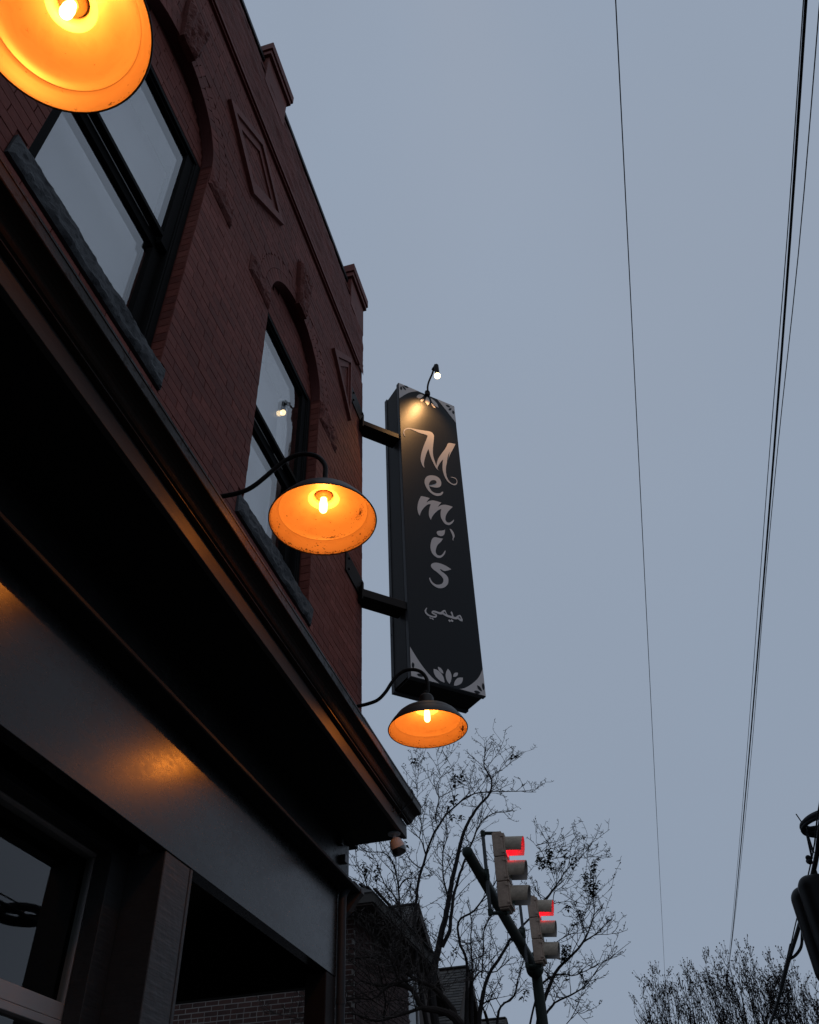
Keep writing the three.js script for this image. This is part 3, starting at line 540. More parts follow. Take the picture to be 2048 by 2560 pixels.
const corners = { cTL: v => (v[0].set(.004, SH - .005)), cTR: v => (v[0].set(SW - .004, SH - .005)), cBL: v => v, cBR: v => v };
for (const k of Object.keys(corners)) {
  let v = pts2(ART[k]);
  for (const p of v) { p.x = Math.min(SW - .004, Math.max(.004, p.x)); p.y = Math.min(SH - .005, Math.max(.005, p.y)); if (p.x < .02) p.x = .004; if (p.x > SW - .012) p.x = SW - .004; if (p.y > SH - .03) p.y = SH - .005; if (p.y < .012) p.y = .005; }
  decal(smoothLoop(v, 50), [], SD + .001, M.vinyl, 'corner_panel');
}
for (const k of ['pt', 'pb']) for (const a of ART[k]) decal(smoothLoop(pts2(a)), [], SD + .001, M.vinyl, 'petal');
for (const k of ['dt', 'db']) for (const a of ART[k]) decal(smoothLoop(pts2(a)), [], SD + .003, M.leafVinyl, 'dark_petal');
// brackets from the brickwork to the cabinet (local frame of the sign: the corner lies at x = -.355)
for (const [y0, y1] of [[2.79, 2.855], [.66, .74]]) {
  const arm = part('mounting_arm', sb(-.43, .0, y0, y1, -.01, .145, .004), M.steel, sign, P);
  part('end_plate', sb(-.432, -.42, y0 - .03, y1 + .05, .03, .15, .003), M.steel, arm, P);
}
for (const [y, x0] of [[2.93, 5.15], [.735, 5.09]]) { // plates on the wall, in the wall's own plane
  const g = box(x0, 5.565, y + 3.56 - .02, y + 3.56 + .19, -1.779, -1.767, .002);
  const bolts = [[x0 + .06, .03], [x0 + .06, .14], [5.50, .03], [5.50, .14]].map(([x, q]) => { const c = new THREE.CylinderGeometry(.011, .011, .014, 6); c.rotateX(Math.PI / 2); c.translate(x, y + 3.56 + q, -1.762); return c; });
  const all = join([g, ...bolts]); all.translate(-S0[0], -S0[1], -S0[2]); all.rotateY(Math.PI / 4); part('wall_plate', all, M.steel, sign, P);
}
part('power_cable', tube([[-.40, .79, .02], [-.30, .82, -.02], [-.18, .81, -.03], [-.06, .79, -.02], [.012, .77, -.02]], .009, 30, 8), M.bolt, sign, P);
// the spot lamp on a short arm above the face
const spot = thing('sign_spot_lamp', 'small bulb on a curved black arm lighting the top of the vertical sign', 'lamp', [S0[0] + .36 * Math.SQRT1_2 - .17 * Math.SQRT1_2, 10.795 - 3.555, S0[2] + .36 * Math.SQRT1_2 + .17 * Math.SQRT1_2]);
spot.rotation.y = -Math.PI / 4;
part('clamp', [sb(-.028, .028, -.03, .03, -.012, .02, .006), rod([0, 0, .0], [0, .03, .015], .02, 14)], M.steel, spot, P);
part('arm', tube([[0, .0, .01], [0, .05, .013], [0, .10, .018], [0, .145, .04], [0, .178, .08], [0, .20, .12], [0, .245, .165], [0, .262, .2], [0, .255, .223]], .0105, 40, 12), M.steel, spot, P);
part('knuckle', [rod([-.018, .245, .165], [.018, .245, .165], .018, 16), rod([0, .245, .18], [0, .262, .222], .021, 16)], M.steel, spot, P);
part('lamp_holder', new THREE.LatheGeometry([[.001, .256], [.018, .256], [.0225, .245], [.024, .20], [.025, .11], [.023, .10], [.001, .10]].map(p => new THREE.Vector2(...p)), 28).translate(0, 0, .224), M.steel, spot, P);
{
  const g = new THREE.SphereGeometry(.034, 28, 20); g.translate(0, .066, .224);
  const b = part('bulb', g, std({ color: 0x000000, emissive: lin(1, .74, .40), emissiveIntensity: 5 }), spot, P); b.castShadow = false;
  const l = new THREE.SpotLight(lin(1, .52, .19), SIGN_POWER, 0, .80, 1, 2); l.position.set(0, .026, .224); l.target.position.set(-.05, -.62, .02); l.castShadow = true; l.shadow.radius = 1.5; spot.add(l, l.target);
}

// ---------------------------------------------------------------- camera under the soffit
const cctv = thing('security_camera', 'small white bullet security camera under the end of the black eaves', 'camera', [4.81, 1.969, -1.34]);
{
  const white = matt({ color: lin(.36, .38, .40), roughness: .45 });
  const V = a => a.map(p => new THREE.Vector2(...p));
  part('base', new THREE.LatheGeometry(V([[.001, 0], [.036, 0], [.038, -.004], [.036, -.012], [.02, -.016], [.012, -.018], [.0105, -.036], [.014, -.042], [.001, -.046]]), 36), white, cctv, P);
  const body = new THREE.LatheGeometry(V([[.001, .0], [.016, -.001], [.030, -.010], [.038, -.026], [.0425, -.044], [.0445, -.058], [.043, -.059]]), 36), cap = new THREE.LatheGeometry(V([[.043, -.058], [.0455, -.059], [.0455, -.076], [.0425, -.092], [.033, -.102], [.001, -.106]]), 36);
  const tilt = g => { g.rotateZ(.38); g.rotateX(-.30); g.translate(0, -.03, 0); return g; };
  part('body', tilt(body), white, cctv, P); part('lens_cap', tilt(cap), new THREE.MeshPhysicalMaterial({ color: lin(.008, .008, .009), roughness: .15, clearcoat: 1 }), cctv, P);
}

// ---------------------------------------------------------------- traffic signals on their mast arm
M.mast = matt({ color: lin(.017, .025, .021), roughness: .5, bumpMap: grain, bumpScale: .001 });
M.housing = matt({ color: lin(.50, .375, .295), map: blotch, roughness: .55, bumpMap: grain, bumpScale: .0008 });
M.visor = matt({ color: lin(.49, .405, .315), map: blotch, roughness: .55, side: THREE.DoubleSide });
M.visorIn = std({ color: lin(.30, .27, .25), roughness: .6, side: THREE.DoubleSide });
const mast = thing('signal_mast', 'dark green steel mast whose long arm carries the two traffic signals', 'mast', [18.05, -1.55, -2.25]);
part('pole', [rod([18.05, -1.55, -2.25], [18.05, 4.56, -2.25], .125, 24, .10), rod([18.05, -1.55, -2.25], [18.05, -1.35, -2.25], .25, 24, .2)], M.mast, mast);
part('pole_cap', new THREE.SphereGeometry(.102, 20, 12).translate(18.05, 4.56, -2.25), M.mast, mast);
part('mast_arm', rod([18.05, 4.33, -2.25], [11.75, 4.39, -2.215], .098, 24, .075), M.mast, mast);
part('arm_cap', new THREE.SphereGeometry(.078, 20, 14).scale(.6, 1, 1).translate(11.75, 4.39, -2.215), M.mast, mast);
part('arm_flange', rod([17.9, 4.33, -2.25], [17.6, 4.333, -2.25], .17, 24, .13), M.mast, mast);
const tl = thing('traffic_signal', 'nearer three-light traffic signal showing red, close to the tip of the mast arm', 'traffic light', [12.84, 3.9, -2.0], 'signals on the mast arm');
const REDL = lin(1, .006, .018);
{
  const x = 12.84, z = -1.9, H = .357, W = .345;
  for (let k = 0; k < 3; k++) {
    const y = 3.9 + (2 - k) * H, yc = y + H / 2;
    const sec = part('signal_section', [box(x - W / 2, x + W / 2, y + .003, y + H - .003, z - .1, z + .06, .014), box(x - W / 2 + .012, x + W / 2 - .012, y + .012, y + H - .012, z + .058, z + .088, .01), ...[.06, H - .06].map(q => box(x - W / 2 - .012, x - W / 2 + .004, y + q - .016, y + q + .016, z + .03, z + .075, .004))], M.housing, tl);
    // cut-away visor: a tube open underneath and a little longer at the top
    const R = .152, Lv = .275, n = 30, pos = [], idx = [];
    for (let i = 0; i <= n; i++) { const a = -.62 + (Math.PI + 1.24) * i / n, len = Lv * (1 - .10 * (1 - Math.sin(Math.max(-.5, Math.min(a, Math.PI - a))))); for (const [r, l] of [[R, 0], [R, 1], [R - .004, 1], [R - .004, 0]]) pos.push(x + r * Math.cos(a), yc + r * Math.sin(a) - .10 * l * len, z + .085 + l * len); }
    for (let i = 0; i < n; i++) for (let q = 0; q < 3; q++) { const a = i * 4 + q, b = a + 4; idx.push(a, b, b + 1, a, b + 1, a + 1); }
    const mk = f => { const g = new THREE.BufferGeometry(); g.setAttribute('position', new THREE.BufferAttribute(new Float32Array(pos), 3)); g.setIndex(idx.filter((_, i) => f(Math.floor(i / 6) % 3))); const q = g.toNonIndexed(); q.computeVertexNormals(); return boxuv(q); };
    part('visor', mk(q => q < 2), M.visor, sec); part('visor_lining', mk(q => q === 2), M.visorIn, sec);
    const dome = new THREE.SphereGeometry(.30, 32, 10, 0, Math.PI * 2, 0, .5); dome.rotateX(Math.PI / 2); dome.translate(x, yc, z + .085 - .30 * Math.cos(.5) + .002);
    const cols = [[.5, .01, .015], [.10, .07, .01], [.02, .09, .06]];
    part('lens', dome, k === 0 ? std({ color: lin(.2, .01, .01), emissive: REDL, emissiveIntensity: 1.4, roughness: .3 }) : std({ color: lin(...cols[k]).multiplyScalar(.4), roughness: .25 }), sec);
  }
  for (const [ya, yb] of [[3.9 + 3 * H - .002, 3.9 + 3 * H + .018], [3.88, 3.903]]) part('end_cap', box(x - W / 2 + .02, x + W / 2 - .02, ya, yb, z - .085, z + .045, .006), M.housing, tl);
  // bracket: a standing tube behind the heads, elbows into top and bottom, a clamp on the arm
  const bx = x - .14, bz = z - .235;
  part('bracket_tube', [rod([bx, 3.84, bz], [bx, 5.02, bz], .027, 16)], M.steelGrey, tl);
  part('bracket_elbow', [rod([bx, 5.0, bz - .028], [x - .05, 5.0, z - .02], .026, 14), rod([bx, 4.95, bz], [bx, 5.03, bz], .036, 16), rod([x, 4.97, z], [x - .06, 5.0, z - .03], .034, 14)], M.mast, tl);
  part('bracket_elbow', [rod([bx, 3.85, bz - .028], [x - .05, 3.85, z - .02], .026, 14), rod([bx, 3.82, bz], [bx, 3.90, bz], .036, 16), rod([x, 3.89, z], [x - .06, 3.85, z - .03], .034, 14)], M.mast, tl);
  part('clamp', [rod([bx, 4.38, bz], [bx - .02, 4.38, -2.24], .065, 16), rod([bx, 4.30, bz], [bx, 4.46, bz], .04, 14)], M.mast, tl);
  const l = new THREE.PointLight(REDL, RED_POWER, 0, 2); l.position.set(0, 2.5 * H, .23); l.castShadow = true; tl.add(l);
}
{
  const t2 = tl.clone(); t2.name = numbered('traffic_signal'); t2.position.set(16.35, 4.03 + EYE, -2.03); scene.add(t2);
  t2.userData = { ...tl.userData, label: 'farther three-light traffic signal showing red, next to the mast pole' };
}

// ---------------------------------------------------------------- wires along the street, and what hangs on them
M.wire = matt({ color: lin(.010, .011, .014), roughness: .6, specularIntensity: .3 });
const line = (name, label, pts, r, group) => { const t = thing(name, label, 'wire', pts[0], group); part('wire', tube(pts, r, 120, 6), M.wire, t); return t; };
line('overhead_wire', 'single thin wire crossing the sky on its own, left of the cable bundle', [[-6.5, 6.74, 1.42], [2.49, 7.0, 1.17], [19, 7.46, .70], [35.9, 8.0, .235], [60, 8.9, -.45]], .0048);
const k24 = 1.2;
line('overhead_cable', 'thickest black cable of the bundle running down the right side of the sky', [[-4, 6.62, 2.4], [2.71, 6.574, 2.4], [4.644, 6.566, 2.4], [7.237, 6.606, 2.4], [15.73, 6.839, 2.4], [30.19, 7.409, 2.4], [41.7, 8.088, 2.4], [70, 10.2, 2.4]], .0118);
line('overhead_wire', 'thin wire just left of the thick black cable', [[-4, 6.62, 2.4], [2.726, 6.622, 2.4], [4.685, 6.635, 2.4], [7.364, 6.736, 2.4], [15.985, 6.958, 2.4], [30.66, 7.53, 2.4], [42, 8.2, 2.4], [70, 10.35, 2.4]], .0046);
line('overhead_wire', 'thin wire right of the thick black cable, closing in on it lower down', [[-4, 6.32, 2.4], [2.683, 6.324, 2.4], [4.512, 6.347, 2.4], [7.134, 6.502, 2.4], [10.29, 6.618, 2.4], [15.49, 6.73, 2.4], [31, 7.42, 2.4], [70, 10.1, 2.4]], .0046);
{
  const t = thing('utility_cable', 'bundled dark cable sagging behind the black rounded housing at the right edge', 'cable', [7.3, 2.48, 1.45]);
  const c = [[1.2, 2.75, 1.45], [4.83, 2.55, 1.45], [7.28, 2.491, 1.45], [7.38, 2.47, 1.45], [8.19, 2.446, 1.45], [9.83, 2.472, 1.45], [11.11, 2.511, 1.45], [13.45, 2.547, 1.45], [15.27, 2.614, 1.45], [24, 3.1, 1.45], [42, 4.5, 1.45]];
  part('strand', tube(c.map(([x, y, z]) => [x, y + .066, z]).slice(0, 6).concat([[11.11, 2.537, 1.45], [13.47, 2.558, 1.45], [15.27, 2.624, 1.45], [24, 3.11, 1.45], [42, 4.51, 1.45]]), .0068, 160, 6), M.wire, t);
  part('cable', tube(c, .0205, 160, 8), M.wire, t);
  part('cable_loop', tube([[9.42, 2.476, 1.462], [9.9, 2.452, 1.486], [10.45, 2.452, 1.51], [10.87, 2.476, 1.486], [11.17, 2.513, 1.456]], .0155, 40, 8), M.wire, t);
  part('wrap', [tube([[10.63, 2.52, 1.45], [11.11, 2.522, 1.45], [11.84, 2.53, 1.45], [12.7, 2.54, 1.45]], .0255, 30, 8), tube([[13.6, 2.55, 1.456], [13.41, 2.513, 1.54], [13.83, 2.488, 1.582], [14.4, 2.537, 1.492], [14.7, 2.585, 1.456]], .0133, 40, 8)], M.wire, t);
  part('cable_tie', [[7.91, 2.49], [7.95, 2.507], [7.92, 2.525]].map(([x, y]) => new THREE.IcosahedronGeometry(.024, 1).translate(x, y, 1.426)), M.wire, t);
}
{
  const hoop = thing('cable_storage_hoop', 'dark hoop with inner bars for slack cable, cut off by the right edge', 'hoop', [7.8, 2.66, 1.68], 'cable storage hoops');
  const ring = (a, b, r, y) => tube(Array.from({ length: 40 }, (_, i) => { const q = i / 40 * Math.PI * 2; return [7.8 + a * Math.cos(q), y + .07 - .015 * Math.cos(q) + .01 * Math.sin(q), 1.695 + b * Math.sin(q)]; }), r, 120, 10, true);
  part('ring', [ring(.20, .25, .026, 2.685), ring(.18, .23, .018, 2.71), ring(.21, .26, .015, 2.66)], M.wire, hoop);
  for (const [a, b, r] of [[[7.70, 2.765, 1.47], [7.70, 2.77, 1.92], .009], [[7.88, 2.755, 1.48], [7.88, 2.76, 1.92], .012], [[7.66, 2.765, 1.55], [7.94, 2.75, 1.86], .012], [[7.93, 2.75, 1.52], [7.67, 2.765, 1.85], .009]]) part('bar', rod(a, b, r, 8), M.wire, hoop);
  part('hanger', [rod([7.76, 2.51, 1.45], [7.79, 2.75, 1.462], .009, 8), rod([7.9, 2.51, 1.45], [7.9, 2.75, 1.48], .009, 8), rod([7.77, 2.75, 1.45], [7.70, 2.82, 1.41], .005, 6)], M.wire, hoop);
  const h2 = hoop.clone(); h2.name = numbered('cable_storage_hoop'); h2.position.set(7.3, 2.62 + EYE, 1.87); h2.userData = { ...hoop.userData, label: 'dark cable hoop seen only as a reflection in the shop window' }; scene.add(h2);
}
{
  const t = thing('equipment_housing', 'black rounded housing seen from behind, cut off by the right edge above the bare trees', 'housing', [8.0, 1.6, 1.5]);
  const rb = (x0, x1, y0, y1, z0, z1, r) => { const g = new RoundedBoxGeometry(x1 - x0, y1 - y0, z1 - z0, 6, r); g.translate((x0 + x1) / 2, (y0 + y1) / 2, (z0 + z1) / 2); return g.toNonIndexed(); };
  const blk = matt({ color: lin(.004, .004, .0045), roughness: .45, bumpMap: grain, bumpScale: .0006 });
  part('body', rb(7.95, 8.17, 1.585, 2.345, 1.205, 1.76, .107), blk, t);
  part('back_cover', rb(7.78, 8.02, 1.605, 2.375, 1.262, 1.80, .10), blk, t);
  part('hanger', [rod([8.0, 2.2, 1.46], [8.0, 2.45, 1.46], .012, 10), rod([8.1, 2.2, 1.46], [8.1, 2.45, 1.46], .012, 10)], M.mast, t);
}

// ---------------------------------------------------------------- trees: tubes in one soup of triangles, twigs grown from them
class Soup {
  constructor() { this.p = []; }
  tri(a, b, c) { this.p.push(a.x, a.y, a.z, b.x, b.y, b.z, c.x, c.y, c.z); }
  tube(pts, r0, r1, sides) {
    let prev = null; const up = new THREE.Vector3(.31, .2, .93), T = new THREE.Vector3(), A = new THREE.Vector3(), B = new THREE.Vector3();
    for (let i = 0; i < pts.length; i++) {
      T.subVectors(pts[Math.min(i + 1, pts.length - 1)], pts[Math.max(i - 1, 0)]).normalize();
      A.crossVectors(T, up).normalize(); B.crossVectors(T, A);
      const r = r0 + (r1 - r0) * i / (pts.length - 1), ring = [];
      for (let k = 0; k < sides; k++) { const q = k / sides * Math.PI * 2; ring.push(pts[i].clone().addScaledVector(A, r * Math.cos(q)).addScaledVector(B, r * Math.sin(q))); }
      if (prev) for (let k = 0; k < sides; k++) { const l = (k + 1) % sides; this.tri(prev[k], ring[k], ring[l]); this.tri(prev[k], ring[l], prev[l]); }
      prev = ring;
    }
  }
  geo() { const g = new THREE.BufferGeometry(); g.setAttribute('position', new THREE.BufferAttribute(new Float32Array(this.p), 3)); g.computeVertexNormals(); return boxuv(g); }
}
const bark = matt({ color: lin(.026, .023, .023), roughness: .95, bumpMap: pits, bumpScale: .006 });
const barkDark = matt({ color: lin(.026, .021, .019), roughness: .95, bumpMap: pits, bumpScale: .006 });
const twigMat = matt({ color: lin(.016, .014, .014), roughness: .9 });
const leafMat = matt({ color: lin(.012, .016, .010), roughness: .7, side: THREE.DoubleSide });
const rt = mulberry(4242), tr = (a, b) => a + (b - a) * rt();
const V3 = (x, y, z) => new THREE.Vector3(x, y, z);
function grow(soup, from, dir, len, r, level, bend, spur) {     // a shoot that curves upward, with spurs and side shoots
  const n = Math.max(3, Math.ceil(len / .13)), pts = [from.clone()], d = dir.clone(); let p = from.clone();
  for (let i = 0; i < n; i++) {
    d.x += tr(-.16, .16); d.z += tr(-.16, .16); d.y += tr(-.12, .12) + bend * (1 - Math.max(0, d.y)); d.normalize();
    p = p.clone().addScaledVector(d, len / n); pts.push(p);
    if (spur && i > 0) for (let q = 0; q < 2; q++) if (rt() < .62) { const s = V3(tr(-1, 1), tr(-.4, 1), tr(-1, 1)).normalize(), e = p.clone().addScaledVector(s, tr(.025, .085)); soup.tube([p.clone(), e], .0050, .0042, 3); if (rt() < .3) { const b = .013; soup.tube([e.clone(), e.clone().addScaledVector(s, b * 2)], b * .8, b * .3, 3); } }
    if (level > 0 && i > 0 && rt() < .55) { const s = V3(tr(-1, 1), tr(-.35, .9), tr(-1, 1)).addScaledVector(d, .7).normalize(); grow(soup, p, s, len * tr(.25, .6), r * .6, level - 1, bend * .7, spur); }
  }
  soup.tube(pts, r, Math.max(.0045, r * .45), r > .012 ? 5 : 3);
}
const NPEAR = 40;
const LIMBS = [[0.105,0.012,[19.6,4.54,-4.71,19.65,5.05,-4.62,19.71,5.39,-4.53,19.76,5.74,-4.45,19.81,6.12,-4.33,19.87,6.52,-4.25,19.92,6.93,-4.15,19.97,7.35,-4.03,20.03,7.79,-3.9,20.08,8.22,-3.7,20.13,8.62,-3.41,20.19,8.84,-3.17,20.24,9.22,-3.05,20.29,9.57,-3.16,20.35,9.75,-3.22,20.4,10.3,-3.12]],
  [0.012,0.004,[20.3,9.28,-3.07,20.43,9.43,-3.03,20.55,9.66,-2.76,20.68,9.86,-2.55,20.8,10.12,-2.3]],
  [0.06,0.008,[19.7,5.4,-4.45,19.64,5.69,-4.25,19.59,5.96,-4.18,19.53,6.43,-4.06,19.48,6.87,-3.86,19.42,7.29,-3.63,19.37,7.61,-3.44,19.31,7.86,-3.25,19.26,8.0,-2.95,19.2,7.99,-2.48]],
  [0.05,0.008,[19.2,5.49,-4.94,19.15,6.13,-4.87,19.11,6.58,-4.79,19.06,7.06,-4.61,19.02,7.32,-4.49,18.97,7.64,-4.31,18.93,7.84,-4.14,18.88,8.06,-3.88,18.84,8.22,-3.61,18.79,8.32,-3.32,18.75,8.28,-2.66,18.7,8.12,-1.83]],
  [0.02,0.004,[18.9,7.81,-4.23,18.85,7.98,-4.24,18.8,8.17,-4.17,18.75,8.35,-4.1,18.7,8.53,-4.17,18.65,8.66,-4.1,18.6,8.76,-4.01,18.55,9.03,-4.04,18.5,9.41,-4.05]],
  [0.01,0.003,[18.6,8.76,-4.01,18.67,8.88,-3.87,18.73,8.95,-3.75,18.8,8.93,-3.33]],
  [0.012,0.004,[18.9,8.42,-4.13,19.03,8.59,-3.85,19.17,8.8,-3.35,19.3,8.91,-3.12]],
  [0.03,0.006,[18.2,5.87,-4.98,18.13,6.3,-4.98,18.07,6.5,-5.01,18.0,6.76,-5.07,17.93,6.93,-5.23,17.87,6.97,-5.53,17.8,7.08,-5.93]],
  [0.025,0.006,[18.9,7.14,-4.53,18.73,7.41,-4.59,18.57,7.51,-4.7,18.4,7.58,-4.8]],
  [0.014,0.003,[18.7,7.46,-4.61,18.68,7.68,-4.54,18.67,7.99,-4.58,18.65,8.33,-4.62,18.63,8.64,-4.59,18.62,9.13,-4.66,18.6,9.49,-4.68]],
  [0.006,0.003,[18.6,8.4,-4.6,18.7,8.76,-4.6,18.8,9.07,-4.58,18.9,9.34,-4.55]],
  [0.03,0.008,[19.8,6.48,-4.27,19.87,6.83,-4.36,19.93,7.32,-4.37,20.0,7.65,-4.34,20.07,8.0,-4.23,20.13,8.33,-4.31,20.2,8.5,-4.43]],
  [0.055,0.012,[20.6,4.2,-4.2,20.53,4.68,-4.13,20.47,5.32,-4.09,20.4,5.61,-4.19,20.33,6.06,-4.18,20.27,6.11,-4.09,20.2,6.22,-3.77,20.13,6.48,-3.46,20.07,6.77,-3.17,20.0,7.16,-2.93]],
  [0.04,0.01,[20.8,4.1,-4.13,20.88,4.75,-4.08,20.96,5.29,-4.06,21.04,5.87,-4.06,21.12,6.22,-4.02,21.2,6.67,-4.08]],
  [0.06,0.012,[20.2,3.96,-3.86,20.15,4.56,-3.69,20.1,4.86,-3.53,20.05,5.13,-3.26,20.0,5.38,-3.05,19.95,5.61,-2.78,19.9,5.99,-2.26,19.85,6.34,-1.85,19.8,6.52,-1.58]],
  [0.035,0.01,[20.4,3.96,-3.51,20.44,4.22,-3.45,20.48,4.37,-3.31,20.52,4.43,-3.14,20.56,4.83,-2.98,20.6,5.24,-2.79]],
  [0.025,0.008,[20.3,4.33,-3.79,20.27,4.39,-3.61,20.25,4.42,-3.43,20.23,4.47,-3.38,20.2,4.57,-3.4]],
  [0.04,0.008,[20.4,3.98,-3.7,20.27,4.19,-3.73,20.13,4.31,-3.76,20.0,4.45,-3.89]],
  [0.03,0.01,[21.0,4.78,-4.19,20.92,5.04,-4.0,20.84,5.11,-3.83,20.76,5.04,-3.55,20.68,5.1,-3.35,20.6,5.27,-3.08]],
  [0.024,0.006,[20.8,4.97,-3.83,20.9,5.52,-3.76,21.0,5.96,-3.72,21.1,6.4,-3.54,21.2,6.7,-3.37]],
  [0.055,0.008,[20.0,4.12,-2.48,19.94,4.26,-2.37,19.88,4.59,-2.15,19.82,4.77,-1.98,19.76,4.9,-1.74,19.7,5.01,-1.57,19.64,5.18,-1.35,19.58,5.39,-1.2,19.52,5.64,-1.04,19.46,5.7,-0.91,19.4,5.8,-0.8]],
  [0.014,0.004,[19.6,5.17,-1.35,19.5,5.19,-1.21,19.4,5.21,-1.05,19.3,5.16,-0.75,19.2,5.27,-0.58]],
  [0.03,0.005,[20.0,3.92,-2.45,20.05,4.15,-2.22,20.1,4.26,-1.99,20.15,4.35,-1.73,20.2,4.48,-1.49,20.25,4.66,-1.31,20.3,4.83,-1.16,20.35,4.96,-0.98,20.4,5.12,-0.82]],
  [0.022,0.004,[20.0,4.53,-2.41,19.94,4.65,-2.13,19.89,4.66,-1.93,19.83,4.59,-1.75,19.77,4.64,-1.43,19.71,4.74,-1.1,19.66,4.78,-0.92,19.6,4.88,-0.72]],
  [0.024,0.004,[20.2,6.21,-2.21,20.13,6.37,-1.96,20.07,6.6,-1.71,20.0,6.82,-1.46,19.93,6.96,-1.17,19.87,7.18,-0.92,19.8,7.43,-0.72]],
  [0.014,0.006,[20.0,4.85,-2.36,20.15,4.62,-2.18,20.3,4.32,-1.98,20.45,4.08,-1.82,20.6,3.85,-1.63]],
  [0.012,0.004,[20.2,3.8,-2.03,20.13,4.03,-1.78,20.07,4.33,-1.6,20.0,4.58,-1.52]],
  [0.014,0.004,[19.9,5.23,-2.07,19.86,5.32,-1.86,19.82,5.39,-1.61,19.78,5.37,-1.34,19.74,5.4,-1.14,19.7,5.38,-0.94]],
  [0.012,0.004,[20.0,6.12,-1.93,19.83,6.27,-1.86,19.67,6.36,-1.57,19.5,6.48,-1.35]],
  [0.01,0.003,[20.0,7.23,-2.16,19.95,7.26,-1.88,19.9,7.27,-1.62,19.85,7.25,-1.43,19.8,7.22,-1.21]],
  [0.012,0.003,[20.0,7.41,-2.14,19.93,7.41,-1.86,19.87,7.38,-1.64,19.8,7.53,-1.3]],
  [0.012,0.003,[20.0,7.04,-2.19,19.96,7.04,-1.91,19.92,7.04,-1.64,19.88,7.0,-1.36,19.84,6.93,-1.04,19.8,6.93,-0.83]],
  [0.012,0.003,[19.6,5.3,-1.33,19.63,5.49,-1.33,19.67,5.69,-1.28,19.7,5.84,-1.12,19.73,6.03,-1.05,19.77,6.29,-0.97,19.8,6.82,-0.89]],
  [0.009,0.003,[19.6,5.53,-1.11,19.65,5.75,-1.05,19.7,6.02,-1.05,19.75,6.38,-1.11,19.8,6.59,-1.12]],
  [0.01,0.003,[20.0,6.1,-1.92,19.93,6.08,-1.55,19.87,5.96,-1.21,19.8,5.89,-0.98]],
  [0.028,0.006,[18.4,5.53,-5.33,18.32,5.92,-5.56,18.24,6.15,-5.68,18.16,6.41,-5.77,18.08,6.52,-6.02,18.0,6.62,-6.17]],
  [0.022,0.005,[18.3,6.17,-5.72,18.23,6.5,-5.74,18.15,6.74,-5.83,18.07,6.82,-6.02,18.0,6.8,-6.23]],
  [0.026,0.006,[18.5,5.83,-5.04,18.44,6.14,-5.13,18.38,6.36,-5.31,18.32,6.64,-5.44,18.26,6.9,-5.51,18.2,7.06,-5.79]],
  [0.024,0.005,[18.6,6.38,-5.09,18.7,6.59,-4.95,18.8,6.61,-4.65,18.9,6.69,-4.34]],
  [0.02,0.005,[18.8,6.8,-4.61,18.67,6.95,-4.81,18.53,7.21,-4.94,18.4,7.25,-5.15]],
  [0.09,0.02,[16.6,3.28,-3.5,16.54,3.46,-3.7,16.49,3.5,-3.83,16.43,3.56,-4.14,16.37,3.85,-4.3,16.31,3.95,-4.58,16.26,3.94,-4.85,16.2,4.04,-5.2]],
  [0.07,0.015,[16.8,3.44,-3.62,16.71,3.75,-3.82,16.63,3.89,-3.94,16.54,4.05,-4.29,16.46,4.29,-4.56,16.37,4.38,-4.75,16.29,4.44,-5.1,16.2,4.41,-5.43]],
  [0.03,0.008,[16.4,3.86,-4.31,16.32,4.13,-4.5,16.24,4.55,-4.56,16.16,4.88,-4.51,16.08,4.66,-4.34,16.0,4.58,-4.19]],
  [0.04,0.01,[16.4,3.55,-4.13,16.2,3.43,-4.51,16.0,3.34,-4.85,15.8,3.44,-5.23,15.6,3.37,-5.54]],
  [0.03,0.008,[16.3,3.99,-4.23,16.15,3.88,-4.65,16.0,3.68,-4.9,15.85,3.68,-5.16,15.7,3.6,-5.49]],
  [0.025,0.006,[16.5,3.38,-4.88,16.4,3.67,-4.8,16.3,4.07,-4.84,16.2,4.49,-4.93,16.1,4.86,-4.87,16.0,5.16,-4.96]],
  [0.02,0.006,[16.4,4.77,-4.98,16.2,5.01,-5.2,16.0,5.27,-5.32,15.8,5.38,-5.38]],
  [0.02,0.005,[16.6,3.57,-4.09,16.65,3.97,-4.03,16.7,4.3,-4.08,16.75,4.64,-4.17,16.8,5.02,-4.2]],
  [0.03,0.01,[16.2,3.5,-5.56,15.93,3.59,-5.81,15.67,3.51,-5.95,15.4,3.29,-6.0]],
  [0.02,0.006,[15.8,3.56,-5.76,15.6,3.64,-5.79,15.4,3.78,-5.91]]];
